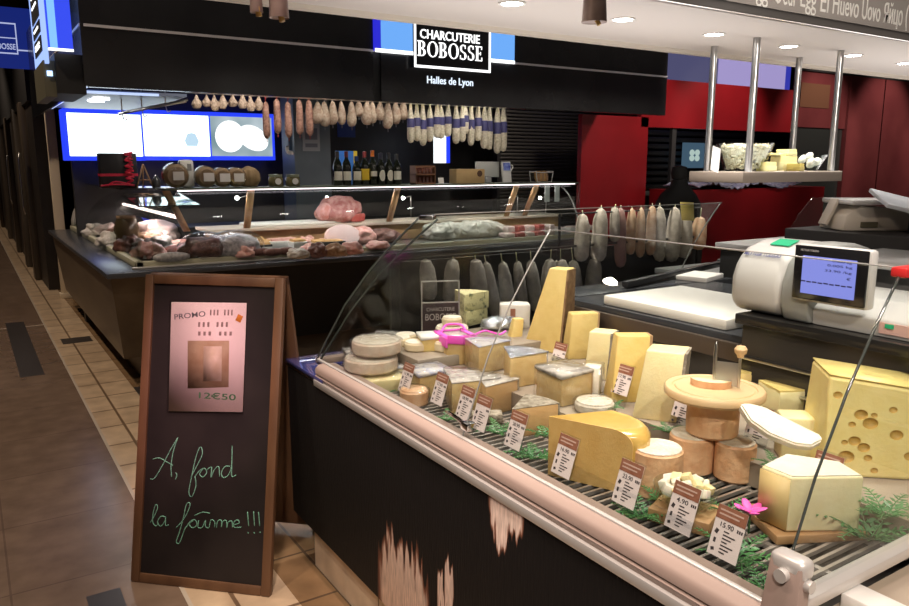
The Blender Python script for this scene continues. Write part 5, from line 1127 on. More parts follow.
# ------------------------------------------------------------------ fascia and signs
FY = 5.2; A = aty(86, 25, FY); xl = .70; xr_ = aty(667, 80, FY).x; zb = 2.015; zt = 2.85
fa = thing('shop_fascia', 'long glossy black overhead fascia with a thin white stripe above the delicatessen', 'fascia', (3, FY, zb))
xm0, xm1 = aty(373, 60, FY).x, aty(381, 60, FY).x
wobj('panel', bx(xl, xm0, FY, FY + .05, zb, zt), black_gloss, fa); wobj('panel', bx(xm1, xr_, FY, FY + .05, zb + .0, zt), black_gloss, fa); wobj('seam', bx(xm0, xm1, FY + .02, FY + .05, zb, zt), mat('seam_black', (.004, .004, .004), .6), fa)
wobj('side_panel', bx(xl - .02, xl, FY, 9.2, 2.02, zt), black_gloss, fa)
stp = mat('stripe_white', (.62, .60, .62), .4)
zs = A.z
wobj('stripe', bx(xl, aty(374, 50, FY).x, FY - .006, FY, zs - .008, zs + .008), stp, fa); wobj('stripe', bx(aty(513, 60, FY).x, xr_, FY - .006, FY, zs - .008, zs + .008), stp, fa)
wobj('side_stripe', bx(xl - .026, xl - .02, FY, 7.0, zs - .008, zs + .008), stp, fa)
wobj('soffit', bx(xl, xr_, FY + .05, 8.1, 2.28, 2.32), mat('stall_soffit', (.05, .05, .055), .5), fa)
lw = thing('soffit_light', 'lit white soffit panel at the left corner under the black fascia', 'light panel', (1.1, 6.6, 2.02)); wobj('panel', bx(.72, 1.45, 5.9, 7.6, 2.037, 2.06), mat('soffit_white', (.11, .15, .26), .4), lw)
wobj('edge_light', bx(.70, .72, 5.3, 7.6, 2.026, 2.036), emit('edge_bluewhite', (.5, .62, 1), .7), lw); wobj('edge_light', bx(.73, 1.25, 5.88, 5.9, 2.034, 2.05), emit('edge_bluewhite', (.5, .62, 1), 1.2), lw)
for (px, py) in ((101, 99), (96, 101)):
    c = at(px, py, 2.03); wobj('downlight', lathe([(0, 0), (.06, 0), (.06, .008), (0, .008)], 18, M=Matrix.Translation((c.x, c.y, 2.026))), emit('spot_face', (1, .97, .92), 8), lw)
# main sign
sg = thing('shop_sign', 'lit shop sign with black lettered square between sky-blue panels on the black fascia', 'sign', (3.2, FY, 2.2))
def fx(px, py=60): return aty(px, py, FY - .01).x
def fz(px, py): return aty(px, py, FY - .01).z
sky = emit('sign_sky', (.16, .42, .95), .62); deep = emit('sign_deep', (.03, .03, .75), .55); wline = emit('sign_white', (1, 1, 1), 1.2)
wobj('deep_blue_strip', bx(fx(374), fx(380), FY - .03, FY, zs, 2.75), deep, sg); wobj('blue_panel', bx(fx(380), fx(413), FY - .03, FY, zs, 2.75), sky, sg); wobj('blue_panel', bx(fx(487), fx(513), FY - .03, FY, zs, 2.75), sky, sg)
wobj('light_line', bx(fx(374), fx(412), FY - .036, FY - .03, zs - .012, zs + .014), wline, sg); wobj('light_line', bx(fx(487), fx(513), FY - .036, FY - .03, zs - .012, zs + .014), wline, sg)
sx0, sx1 = fx(411.5, 50), fx(487.5, 50); szb = (fz(412, 67) + fz(487, 74)) / 2
wobj('black_square', bx(sx0, sx1, FY - .05, FY, szb, 2.75), mat('sign_black', (.012, .012, .015), .3), sg)
bm = bx(sx0, sx1, FY - .056, FY - .05, szb, szb + .018); bx(sx0, sx0 + .015, FY - .056, FY - .05, szb, 2.75, bm=bm); bx(sx1 - .015, sx1, FY - .056, FY - .05, szb, 2.75, bm=bm); bx(sx0, sx1, FY - .056, FY - .05, 2.66, 2.675, bm=bm); wobj('white_frame', bm, wline, sg)
def sign_text(s, x0, x1, ya, yb, bold, depth=.006, y=FY - .05, m=wline, name='lettering', serif=False):
    X0, X1 = aty(x0, (ya + yb) / 2, y).x, aty(x1, (ya + yb) / 2, y).x; Zt, Zb = aty((x0 + x1) / 2, ya, y).z, aty((x0 + x1) / 2, yb, y).z
    wobj(name, letters(s, X1 - X0, Zt - Zb, depth, bold, None, TR(((X0 + X1) / 2, y, (Zt + Zb) / 2))), m, sg)
sign_text('CHARCUTERIE', 420, 479.5, 32, 41, .006); 
# BOBOSSE in a heavy roman letter with serifs
def roman(word, W_, H_, d):
    bm = new(); x = 0; adv = {'B': .78, 'O': .95, 'S': .68, 'E': .72}; g = []
    def ring(cx, cz, rx, rz_, a0, a1, tk0, tk1, n=22):
        o = []; i_ = []
        for k in range(n + 1):
            a = a0 + (a1 - a0) * k / n; t_ = tk0 + (tk1 - tk0) * abs(math.cos(a)); o.append((cx + rx * math.cos(a), cz + rz_ * math.sin(a))); i_.append((cx + (rx - t_) * math.cos(a), cz + (rz_ - min(t_, tk0 * 1.2)) * math.sin(a)))
        for k in range(n):
            q = [o[k], o[k + 1], i_[k + 1], i_[k]]; a_ = [bm.verts.new((x + u, 0, v)) for u, v in q]; b_ = [bm.verts.new((x + u, -d / H_, v)) for u, v in q]
            bm.faces.new(a_); bm.faces.new(list(reversed(b_)))
            for j in range(4): bm.faces.new((a_[j], b_[j], b_[(j + 1) % 4], a_[(j + 1) % 4]))
    def bar(x0, x1, z0, z1): bx(x + x0, x + x1, -d / H_, 0, z0, z1, bm=bm)
    for ch in word:
        if ch == 'B': bar(.12, .27, 0, 1); bar(.03, .36, 0, .06); bar(.03, .36, .94, 1); ring(.34, .75, .28, .25, -math.pi / 2, math.pi / 2, .055, .15); ring(.34, .26, .33, .26, -math.pi / 2, math.pi / 2, .055, .16); bar(.25, .36, .49, .55)
        if ch == 'O': ring(.47, .5, .42, .52, 0, 2 * math.pi, .055, .15, 36)
        if ch == 'E': bar(.12, .27, 0, 1); bar(.03, .62, 0, .06); bar(.03, .60, .94, 1); bar(.25, .5, .48, .54); bar(.57, .62, 0, .24); bar(.55, .60, .78, 1); bar(.46, .50, .40, .62)
        if ch == 'S': ring(.33, .745, .25, .26, .25 * math.pi, 1.5 * math.pi, .06, .13); ring(.33, .25, .27, .27, -.75 * math.pi, .5 * math.pi, .06, .14); bar(.49, .53, .74, .98); bar(.08, .12, .02, .28)
        x += adv[ch]
    for v in bm.verts: v.co = Vector((v.co.x / x * W_, v.co.y * H_, v.co.z * H_))
    bmesh.ops.recalc_face_normals(bm, faces=bm.faces); return bm
X0, X1 = aty(417, 50, FY - .05).x, aty(483, 54, FY - .05).x; Zt, Zb = aty(450, 43.5, FY - .05).z, aty(450, 58.5, FY - .05).z
bm = roman('BOBOSSE', X1 - X0, Zt - Zb, .006); bm.transform(Matrix.Translation((X0, FY - .05, Zb))); wobj('lettering', bm, wline, sg)
sign_text('Halles de Lyon', 427, 473, 77.5, 87, .012, .004, FY - .001, emit('sign_small', (.75, .85, 1), .8), 'small_lettering')
# blade sign at the left end
bs = thing('blade_sign', 'tall blue lit box sign with white side face at the left end of the fascia', 'sign', (.58, 5.3, 2.2))
p = aty(48, 48, FY); q = aty(73, 50, FY)
wobj('front_light', bx(p.x, q.x, FY - .02, FY + .0, 2.22, 2.8), emit('blade_blue', (.035, .07, .8), .7), bs)
wobj('bright_strip', bx(p.x + .01, p.x + .05, FY - .026, FY - .02, 2.225, 2.8), emit('blade_sky', (.2, .45, 1), .8), bs); wobj('base_light', bx(p.x, q.x, FY - .03, FY + .0, 2.212, 2.224), wline, bs)
wobj('side_light', bx(p.x - .02, p.x, FY, 5.9, 2.14, 2.8), emit('blade_white', (.35, .5, 1), .75), bs)
bm = new()
for z0, z1 in ((2.42, 2.62), (2.33, 2.40), (2.22, 2.31)): bx(p.x - .026, p.x - .02, 5.3, 5.75, z0, z1, bm=bm)
wobj('black_squares', bm, black_matt, bs)
bm = new()
for z in (2.5, 2.56, 2.36, 2.27, 2.25): bx(p.x - .030, p.x - .026, 5.38, 5.66, z, z + .012, bm=bm)
wobj('square_marks', bm, wline, bs)
wobj('lower_box', bx(.47, .53, 5.25, 5.9, 1.95, 2.16), mat('olive_box', (.12, .11, .07), .5), bs); wobj('dark_box', bx(.53, .69, 5.22, 5.9, 1.97, 2.2), black_matt, bs); wobj('small_light', bx(.485, .515, 5.24, 5.25, 2.07, 2.10), emit('small_blue', (.4, .6, 1), 1.5), bs)
# farther hanging sign
fs = thing('hanging_sign', 'dark blue hanging sign with framed white lettering at the top left corner', 'sign', (.6, 9, 2.4)); p, q = aty(-30, 68, 9.0), aty(34, 14, 9.0)
wobj('board', bx(p.x, q.x, 9.0, 9.06, 2.5, 3.08), emit('sign_navy_lit', (.012, .03, .28), .35), fs)
fwm = emit('sign_dim_white', (.45, .5, .75), .6)
x0, x1 = aty(-14, 40, 9).x, aty(17, 40, 9).x; z0, z1 = aty(10, 54, 9).z, aty(10, 23, 9).z
bm = bx(x0, x1, 8.99, 9.0, z0, z0 + .012); bx(x0, x1, 8.99, 9.0, z1 - .012, z1, bm=bm); bx(x1 - .01, x1, 8.99, 9.0, z0, z1, bm=bm); bx(x0, x0 + .01, 8.99, 9.0, z0, z1, bm=bm); bx(x0, x1, 8.99, 9.0, (z0 + z1) / 2, (z0 + z1) / 2 + .008, bm=bm); bx(x1, q.x, 8.99, 9.0, aty(20, 51, 9).z, aty(20, 51, 9).z + .012, bm=bm)
wobj('frame_lines', bm, fwm, fs); bm = letters('BOBOSSE', (x1 - x0) * .86, .055, .006, .01, None, TR(((x0 + x1) / 2, 8.995, z0 + .07))); wobj('lettering', bm, fwm, fs)
# ------------------------------------------------------------------ canopy of the cheese stall
ZC, YS, YE = 2.3, 2.56, 3.58
cp = thing('stall_canopy', 'white overhead canopy with downlights and a grey lettered fascia at the top', 'canopy', (4, 3, ZC))
cw = mat('canopy_white', (.62, .57, .54), .6)
wobj('soffit', bx(.7, 10, YS, YE, ZC, ZC + .05), cw, cp); wobj('far_edge', bx(.7, 10, YE - .01, YE + .03, ZC - .025, ZC + .3), mat('canopy_edge', (.66, .60, .52), .5), cp)
wobj('inner_fascia', bx(.7, 10, YS - .03, YS, ZC + .02, ZC + .6), mat('fascia_taupe', (.36, .32, .29), .5), cp)
wobj('chrome_strip', bx(.7, 10, YS - .04, YS, ZC - .02, ZC + .028, .005), steel, cp)
def ftext(s, x0, x1, zbot, h):
    X0, X1 = aty(x0, 10, YS - .03).x, aty(x1, 10, YS - .03).x
    return letters(s, X1 - X0, h, .003, .0, None, TR(((X0 + X1) / 2, YS - .03, zbot + h / 2)))
z_base = ZC + .058
bm = new()
for s, x0, x1, dz, h in (('gg', 755, 767, -.03, .10), ('Oeuf', 773, 795, 0, .11), ('Egg', 799.5, 815.5, -.028, .138), ('Ei', 820, 828, 0, .11), ('Huevo', 832.5, 858.5, 0, .11), ('Uovo', 862, 880.5, 0, .11), ('Яйцо', 884, 903, -.02, .14), ('(', 906.5, 908.5, -.02, .15)):
    t_ = ftext(s, x0, x1, z_base + dz, h); me = bpy.data.meshes.new('x'); t_.to_mesh(me); bm.from_mesh(me); bpy.data.meshes.remove(me); t_.free()
wobj('lettering', bm, mat('letter_pale', (.9, .86, .8), .5), cp)
dl_mat = emit('downlight_face', (1, .95, .88), 22); DL = []
for k, (px, py) in enumerate(((512, 3), (623, 19), (714, 34), (789, 46), (853, 55), (905, 63))):
    c = at(px, py, ZC); DL.append(c)
    t = thing('downlight', 'round recessed downlight, %s in the white canopy' % ('leftmost of the row', 'second from the left', 'above the left shelf poles', 'above the right shelf poles', 'second from the right', 'rightmost of the row')[k], 'downlight', (c.x, c.y, ZC))
    obj('trim_ring', lathe([(.052, -.006), (.066, -.006), (.066, .0), (.052, .0)], 24, cap=False), white_plastic, t); obj('lens', lathe([(0, -.004), (.052, -.004), (.052, 0), (0, 0)], 24), dl_mat, t)
# cow bells
bellm = mat('bell_brown_metal', (.36, .27, .24), .45, .3, col2=(.22, .15, .13), scale=9, bump=.2)
for k, (x0, x1, yb, l) in enumerate(((584, 604, 21, 'brown metal cowbell with ochre clapper hanging before the white canopy'), (269, 289, 17, 'brown metal cowbell at the top edge, right one of the left pair'), (250, 263, 12, 'brown metal cowbell at the top edge, left one of the left pair'))):
    YB_ = 2.44; a = aty(x0, yb, YB_); b_ = aty(x1, yb, YB_); r = (b_.x - a.x) / 2 * .95; c = Vector(((a.x + b_.x) / 2, YB_, a.z))
    t = thing('cowbell', l, 'bell', c)
    bm = lathe([(r * .9, .004), (r, 0), (r * .97, .02), (r * .8, .17), (r * .6, .21), (.0, .225)], 24); 
    obj('bell', bm, bellm, t); obj('clapper', tube(new(), [(0, 0, .1), (.002, -.01, .01), (.004, -r * .5, -.012)], .010, 8), mat('clapper_ochre', (.5, .3, .08), .5), t)
    obj('hook_arm', bx(-.012, .012, -.006, YS - .03 - YB_ + .002, .36, .372), steel, t)
    obj('strap', box(new(), (0, 0, .29), (.03, .012, .15)), mat('strap_brown', (.08, .05, .035), .6), t)
# ------------------------------------------------------------------ shelf hanging from four poles
fl_, fr_ = at(752.8, 37, ZC), at(836, 50, ZC); bl_, brr = at(711, 46, ZC), at(796, 57, ZC)
y0, y1 = (fl_.y + fr_.y) / 2, (bl_.y + brr.y) / 2
x0, x1 = aty(743, 177, y0 - .03).x, aty(842, 177, y0 - .03).x; zt_ = aty(770, 171.5, y0 - .03).z; zb_ = aty(770, 182.5, y0 - .03).z
hsf = thing('hanging_shelf', 'taupe shelf hung from the canopy on four steel poles', 'shelf', ((x0 + x1) / 2, (y0 + y1) / 2, zb_))
wobj('board', bx(x0, x1, y0 - .03, y1 + .032, zb_, zt_, .004), mat('shelf_taupe', (.30, .25, .21), .5), hsf)
for c, px in ((fl_, 748), (fr_, 830.5), (bl_, 707), (brr, 790.5)):
    q = aty(px, 171, c.y); wobj('pole', cyl(new(), (q.x, c.y, zt_ - .002), (q.x, c.y, ZC), .022, 18), mat('pole_steel', (.42, .41, .40), .3, .9), hsf)
YM = (y0 + y1) / 2
def onshelf(px, yy=YM): p = aty(px, 170, yy); return Vector((p.x, yy, zt_ + .0005))
def bowl(label, px0, px1, bx0, bx1, ytop):
    a, b_ = aty(px0, ytop, YM), aty(px1, ytop, YM); c, d = onshelf(bx0), onshelf(bx1); S_ = scale_at((a + b_) / 2); R1 = (px1 - px0) / 2 / S_; R0 = (bx1 - bx0) / 2 / S_; h = a.z - zt_
    t = thing('glass_bowl', label, 'bowl', ((a.x + b_.x) / 2, YM, zt_ + .0005)); obj('bowl', lathe([(0, 0), (R0, 0), (R1, h), (R1 - .006, h), (R0 - .005, .006), (0, .006)], 40), clear, t); return t, R0, R1, h
t, R0, R1, h = bowl('large glass bowl of small pale nuts on the hanging shelf', 717, 772, 730, 766, 143)
random.seed(5); bm = new()
for i in range(1100):
    zz = random.random() ** .7; rr = (R0 + (R1 - R0) * zz * .85) * .93 - .012; a = random.random() * 6.283; q = rr if random.random() < .75 else rr * random.random()
    if zz > .93: q = rr * random.random() ** .5
    c = Vector((q * math.cos(a), q * math.sin(a), .015 + zz * h * .86)); M = TR(c, (random.random() * 3, random.random() * 3, 0)) @ Matrix.Diagonal((.013, .013, .017, 1))
    vs = [bm.verts.new(M @ Vector(p)) for p in ((1, 0, 0), (0, 1, 0), (-1, 0, 0), (0, -1, 0), (0, 0, 1), (0, 0, -1))]
    for f in ((0, 1, 4), (1, 2, 4), (2, 3, 4), (3, 0, 4), (1, 0, 5), (2, 1, 5), (3, 2, 5), (0, 3, 5)): bm.faces.new([vs[j] for j in f])
nuts = obj('shelled_nuts', bm, mat('nut_beige', (.62, .50, .34), .6, col2=(.75, .68, .55), scale=40), loc=t.location, kind='stuff', angle=180); tag(nuts, 'small pale shelled nuts filling the large glass bowl', 'nuts')
t, R0, R1, h = bowl('smaller glass bowl of white eggs at the right end of the hanging shelf', 792, 826, 800, 816, 155)
bm = new()
for k, (ex_, ey_, ez_) in enumerate(((-.05, -.05, .05), (.0, -.065, .055), (.05, -.04, .05), (-.06, .02, .065), (.06, .03, .06), (0, 0, .09), (.0, .05, .07), (-.02, -.03, .03))):
    e_ = obj('egg', lathe([(0, -.03), (.012, -.027), (.022, -.012), (.024, 0), (.021, .014), (.012, .027), (0, .031)], 16), mat('egg_white', (.82, .79, .75), .5), loc=t.location + Vector((ex_ * .9, ey_ * .9, ez_ + .012)), rot=(random.random(), random.random(), 0)); tag(e_, 'white egg heaped in the smaller glass bowl', 'egg', 'white eggs in the bowl')
bm.free()
yl = mat('butter_yellow', (.80, .72, .34), .5, col2=(.74, .64, .26), scale=10); yp = mat('butter_paper', (.72, .68, .35), .5)
for k, (px, w, z, hh, yy, l) in enumerate(((783, .16, 0, .10, YM, 'large pale yellow wrapped butter block on the hanging shelf'), (785, .09, .1005, .045, YM, 'small yellow block on top of the large butter block'), (766, .075, 0, .06, YM - .13, 'small olive yellow pack before the large glass bowl'), (795, .05, 0, .05, YM - .13, 'small dark yellow pack left of the egg bowl'), (775, .07, .1005, .02, YM + .02, 'flat cream parcel lying on the large butter block'))):
    P = onshelf(px, yy); t = thing('butter_block', l, 'butter', (P.x, yy, P.z + z)); obj('block', bx(-w / 2, w / 2, -.05, .05, 0, hh, .005), yl if k != 3 else mat('butter_dark', (.4, .32, .08), .5), t); obj('wrapper', bx(-w / 2 - .002, w / 2 + .002, -.052, .0, 0, hh * .6, .003), yp if k != 3 else mat('butter_dark2', (.3, .24, .06), .5), t)
P = onshelf(715, YM - .1); tag(obj('price_card', box(new(), (0, 0, .075), (.075, .003, .15), (R(-8), R(14), 0)), mat('card_grey', (.6, .58, .56), .5), loc=P), 'narrow white card leaning at the left end of the hanging shelf', 'card')
# ------------------------------------------------------------------ red stall on the far right
YR = 6.0
red = mat('red_lacquer', (.23, .008, .012), .3, col2=(.19, .007, .010), scale=2); maroon = mat('maroon_lacquer', (.15, .035, .036), .16, col2=(.11, .024, .026), scale=1.5)
def rq(a, b, Y=YR): return aty(*a, Y), aty(*b, Y)
rs_ = thing('red_stall', 'red lacquered market stall with a dark shuttered opening at right', 'stall', (6.8, YR, 0))
def panel(n, xa, xb, ytop, ybot, m, Y=YR, th=.06, z0=None, z1=None):
    xm = (xa + xb) / 2; p, q = aty(xa, ybot, Y), aty(xb, ytop, Y); return wobj(n, bx(p.x, q.x, Y, Y + th, p.z if z0 is None else z0, q.z if z1 is None else z1), m, rs_)
zt1 = aty(650, 106, YR).z
panel('left_panel', 577, 649, 112, 300, red, z0=0, z1=aty(600, 115, YR).z)
zo1 = aty(700, 129, YR).z; zo0 = aty(700, 190, YR).z
panel('top_band', 641, 797, 95, 129, red, z0=zo1, z1=aty(700, 84, YR).z + .02)
panel('lower_panel', 649, 797, 190, 300, red, z0=0, z1=zo0)
xd = aty(795, 100, YR).x
wobj('maroon_panel', bx(xd, xd + .03 + aty(845, 100, YR).x - xd, YR - .02, YR + .04, aty(820, 128, YR).z, 2.72), maroon, rs_)
wobj('maroon_panel', bx(aty(846, 100, YR).x, aty(880, 100, YR).x, YR - .05, YR + .04, 0, 2.72), maroon, rs_); wobj('maroon_panel', bx(aty(881, 100, YR).x, 14.04, YR - .05, YR + .04, 0, 2.72), maroon, rs_)
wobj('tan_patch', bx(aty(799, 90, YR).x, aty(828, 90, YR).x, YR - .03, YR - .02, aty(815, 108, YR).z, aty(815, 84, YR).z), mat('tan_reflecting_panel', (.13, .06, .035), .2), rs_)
wobj('dark_header', bx(xd, 14, YR - .06, YR + .04, 2.72, 3.3), black_matt, rs_)
wobj('dark_glazing', bx(xd, aty(845, 100, YR).x, YR, YR + .02, .9, aty(820, 128, YR).z), mat('dark_glass_panel', (.03, .032, .03), .12, spec=.8), rs_)
bm = new(); z = zo0 - .1
while z < zo1 + .3: bx(aty(640, 150, 7).x, aty(780, 150, 7).x, 6.9, 6.94, z, z + .06, .01, bm); z += .085
wobj('inner_shutter', bm, mat('shutter_dark', (.045, .045, .042), .4, .3), rs_)
wobj('opening_divider', bx(aty(673, 150, YR).x, aty(677, 150, YR).x, YR + .02, YR + .06, zo0, zo1), black_matt, rs_)
wobj('counter_body', bx(aty(649, 200, YR).x, xd, 5.5, YR, 0, 1.28), red, rs_)
up = thing('lit_header', 'pale lavender lit panel above the red band at right', 'light panel', (7.5, YR, 2.45))
zu0 = aty(700, 84, YR).z + .02; pz = aty(667, 55, YR)
wobj('grey_panel', bx(aty(667, 70, YR).x, aty(718, 70, YR).x, YR, YR + .05, zu0, 3.2), emit('lav_grey', (.15, .15, .32), .3), up); wobj('lavender_panel', bx(aty(718, 70, YR).x, aty(786, 70, YR).x, YR, YR + .05, zu0, 3.2), emit('lavender', (.52, .44, .85), .42), up); wobj('blue_edge', bx(aty(786, 70, YR).x, aty(791, 70, YR).x, YR, YR + .05, zu0, 3.2), emit('lav_blue', (.05, .06, .6), .4), up)
p, q = rq((683, 168), (705, 143), 6.7); t = thing('lit_picture', 'small lit blue and white picture inside the dark opening of the red stall', 'picture', (p.x, 6.7, p.z))
wobj('picture', bx(p.x, q.x, 6.7, 6.73, p.z, q.z), emit('pic_blue', (.10, .19, .28), .3), t); c = aty(694, 155, 6.7); bm = new()
for k in range(4):
    b2 = new(); bmesh.ops.create_uvsphere(b2, u_segments=12, v_segments=8, radius=.05); b2.transform(TR((c.x + (.06 if k % 2 else -.04), 6.698, c.z + .07 * (k // 2) - .04)) @ Matrix.Diagonal((1, .1, .8, 1))); me = bpy.data.meshes.new('x'); b2.to_mesh(me); bm.from_mesh(me); bpy.data.meshes.remove(me); b2.free()
wobj('picture_shapes', bm, emit('pic_white', (.5, .65, .6), .5), t)
ice = thing('ice_display', 'strip of glinting blue-white ice film along the red counter top', 'ice', (7, 5.6, 1.28)); bm = new()
xa, xb = aty(690, 188, 5.6).x, aty(792, 188, 5.6).x; g = []
for i in range(7):
    g.append([(xa + (xb - xa) * j / 40, 5.48 + .5 * i / 6, 1.30 + .07 * abs(noise.noise(Vector((j * .5, i * .7, 2)))) + .03 * math.sin(j * .35)) for j in range(41)])
wobj('ice_film', solid_sheet(g, .01), mat('ice_film_blue', (.28, .3, .5), .12, .3, col2=(.6, .62, .75), scale=18, bump=.8, bscale=30, spec=.8), ice)
# black draped stand in front of the red stall
c = aty(678, 200, 5.0); t = thing('draped_stand', 'black draped stand with a narrow rounded top before the red stall', 'stand', (c.x, 5.0, 0)); S = scale_at(c); dr = black_matt
zz = lambda py: aty(678, py, 5.0).z
obj('drape', jitter(lathe([(.24, 0), (.25, .8), (24 / S, zz(245)), (22 / S, zz(203)), (17 / S, zz(194)), (9 / S, zz(186)), (7 / S, zz(180)), (0, zz(179))], 28), .012, 6, 2), mat('drape_black', (.008, .008, .008), .8), t)
obj('top_knob', lathe([(0, zz(181)), (7 / S, zz(179)), (8.5 / S, zz(173)), (7 / S, zz(167)), (0, zz(165))], 20), mat('drape_black', (.008, .008, .008), .8), t)
# ------------------------------------------------------------------ solid sausages and rack added to imitate reflections in the curved far glass
YL = 2.97
rack = thing('added_sausage_rack', 'dark rack added to carry the sausages that imitate reflections in the far glass', 'rack', (2.5, YL, 0))
za, zb2 = 1.30, 1.13
wobj('rail', tube(new(), [(2.55, YL, za), (3.62, YL, za)], .004, 8), black_matt, rack); wobj('rail', tube(new(), [(1.62, YL, zb2), (3.62, YL, zb2)], .006, 8), black_matt, rack)
bm = new()
for x in (1.62, 2.55, 3.62):
    bm = new(); bx(x - .005, x + .005, YL - .005, YL + .005, .04, za if x > 2 else zb2, bm=bm); bx(x - .02, x + .02, YL - .15, YL + .15, 0, .04, bm=bm); wobj('upright', bm, black_matt, rack)
wobj('back_board', bx(1.60, 3.64, YL + .05, YL + .07, .1, zb2 - .02), mat('rack_black', (.014, .012, .012), .6), rack)
dim = mat('reflection_sausage_grey', (.19, .17, .15), .7, col2=(.27, .24, .21), scale=30, bump=.3); dim2 = mat('reflection_sausage_pale', (.33, .29, .235), .7, col2=(.46, .41, .34), scale=30, bump=.3); dim3 = mat('reflection_sausage_orange', (.40, .22, .12), .6, col2=(.48, .34, .22), scale=30); dim4 = mat('reflection_sausage_rose', (.24, .12, .11), .6, col2=(.3, .18, .15), scale=14)
def dry(px, yt, yb, w, m, label, group, tilt=0):
    T = aty(px, yt, YL); Bq = aty(px, yb, YL); S = scale_at(T); L_ = T.z - Bq.z; r = w * 1.18 / S / 2
    t = thing('reflection_sausage', label, 'sausage', (Bq.x, YL, Bq.z), 0, group, rot=(0, tilt, 0))
    obj('casing', jitter(lathe([(0, 0), (r * .6, L_ * .03), (r * .95, L_ * .12), (r, L_ * .4), (r * .9, L_ * .75), (r * .6, L_ * .93), (0, L_)], 16), r * .14, 9, px), m, t)
    obj('string', tube(new(), [(0, 0, L_ - .01), (0, 0, max((za if yt < 240 else zb2) - Bq.z, L_ + .01))], .0025, 5), s_string, t)
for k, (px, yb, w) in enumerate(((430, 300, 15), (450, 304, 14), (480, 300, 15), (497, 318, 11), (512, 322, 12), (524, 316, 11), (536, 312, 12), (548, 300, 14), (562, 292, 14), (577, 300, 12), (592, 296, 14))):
    dry(px, 258, yb, w, dim, 'dim grey sausage added for a reflection in the far curved glass, lower row', 'dim added sausages imitating far glass reflections', R((-6, 4, -8, -14, -12, -10, -8, 3, -5, -10, 4)[k]))
for k, (px, yt, yb, w, m) in enumerate(((581, 212, 262, 13, dim2), (598, 207, 262, 14, dim2), (614, 206, 242, 9, dim2), (620, 207, 268, 10, dim4), (630, 208, 255, 9, dim3), (640, 207, 258, 8, dim3), (650, 205, 256, 9, dim3), (659, 205, 262, 11, dim2), (671, 206, 262, 13, dim2), (684, 210, 258, 12, dim2), (697, 216, 250, 13, dim3))):
    dry(px, yt, yb, w, m, {'reflection_sausage_grey': 'dim', 'reflection_sausage_pale': 'pale beige sausage added for a reflection in the far glass end, upper row', 'reflection_sausage_orange': 'orange-brown sausage added for a reflection near the far glass end', 'reflection_sausage_rose': 'single rosy sausage added for a reflection in the far glass, upper row'}[m.name], {'reflection_sausage_pale': 'pale added sausages imitating far glass reflections', 'reflection_sausage_orange': 'orange-brown added sausages imitating far glass reflections', 'reflection_sausage_rose': 'rosy added sausage imitating a reflection'}[m.name], R((0, 2, 0, -2, 0, -2, 0, -3, 2, 0, 4)[k]))
p, q = aty(677, 222, 2.60), aty(695, 203, 2.60); tag(obj('yellow_note', hexa([(-.005, 0, 0), (.075, 0, -.005), (.075, .002, -.005), (-.005, .002, 0), (-.02, 0, .08), (.065, 0, .075), (.065, .002, .075), (-.02, .002, .08)]), mat('note_yellow', (.72, .62, .2), .6), loc=(2.63, 2.245, 1.31)), 'yellow note stuck on the upper edge of the far glass', 'note')
# loaves beyond the shelf, right of the far glass end
for k, (px, py, s) in enumerate(((716, 246, .07), (730, 243, .08), (742, 247, .07), (706, 250, .05))):
    c = at(px, py + 6, 1.0); lump('smoked_meat', 'brown smoked meat piece behind the white scale, %s' % ('left of centre', 'largest of the heap', 'nearest the scale', 'leftmost of the heap')[k], Vector((c.x, min(c.y, 2.74), 1.0)), s * 1.3, s, s * .8, mat('smoked_brown', (.34, .17, .1), .5, col2=(.5, .3, .2), scale=10), 40 + k, 'smoked meat')
bc = thing('back_counter', 'dark serving counter behind the cheese stall scale', 'counter', (3.7, 2.6, 0)); wobj('body', bx(3.15, 8, 2.42, 2.80, 0, .97), black_matt, bc); wobj('top', bx(3.1, 8, 2.40, 2.82, .97, 1.0, .005), mat('counter_grey', (.12, .12, .12), .3), bc)
# ------------------------------------------------------------------ second till place at the right edge
X2 = 2.95
tb = thing('till_counter', 'black till counter at the right edge behind the big scale', 'counter', (3.2, 1.4, 0))
wobj('body', bx(X2 + .02, 3.9, .4, 2.3, 0, 1.16), black_matt, tb); wobj('top', bx(X2, 3.95, .3, 2.32, 1.16, 1.19, .004), mat('till_top_grey', (.28, .28, .28), .3), tb)
def tsurf(px, py, z=1.1905): return at(px, py, z)
Pq = at(868, 229, 1.31); wobj('raised_box', bx(Pq.x - .22, 3.95, .3, Pq.y + .20, 1.19, 1.3095, .004), black_matt, tb)
t = thing('deli_scale', 'low cream shop scale with flat white pan at the right edge', 'scale', (Pq.x, Pq.y, 1.31), VIEW)
t.scale = (.85, .85, .8)
out = [(-.17, .0), (.13, .0), (.19, .035), (.17, .075), (.12, .10), (-.10, .115), (-.16, .07)]
obj('housing', prism(new(), out, .22, TR((0, .11, 0), (R(90), 0, 0)), .01), mat('scale_cream', (.66, .60, .52), .35), t)
obj('pan', box(new(), (.0, 0, .13), (.30, .28, .022), bev=.006), mat('pan_white', (.72, .72, .72), .25, .2), t); obj('side_flap', box(new(), (-.17, .02, .08), (.016, .07, .13), (0, R(22), 0), bev=.005), mat('scale_cream', (.66, .60, .52), .35), t); obj('screen_foot', box(new(), (-.06, -.115, .03), (.07, .01, .025)), mat('feet_olive', (.12, .11, .07), .4), t)
P = at(918, 234, 1.31); P.z = 1.31; t = thing('till_screen', 'pale blue tilted till screen at the right edge beside the cream scale', 'screen', P, R(-40)); obj('panel', box(new(), (0, 0, .09), (.30, .2, .016), (R(14), R(14), 0), bev=.005), mat('screen_pale', (.62, .66, .72), .25), t); obj('stand', box(new(), (0, 0, .04), (.05, .05, .08)), black_matt, t)
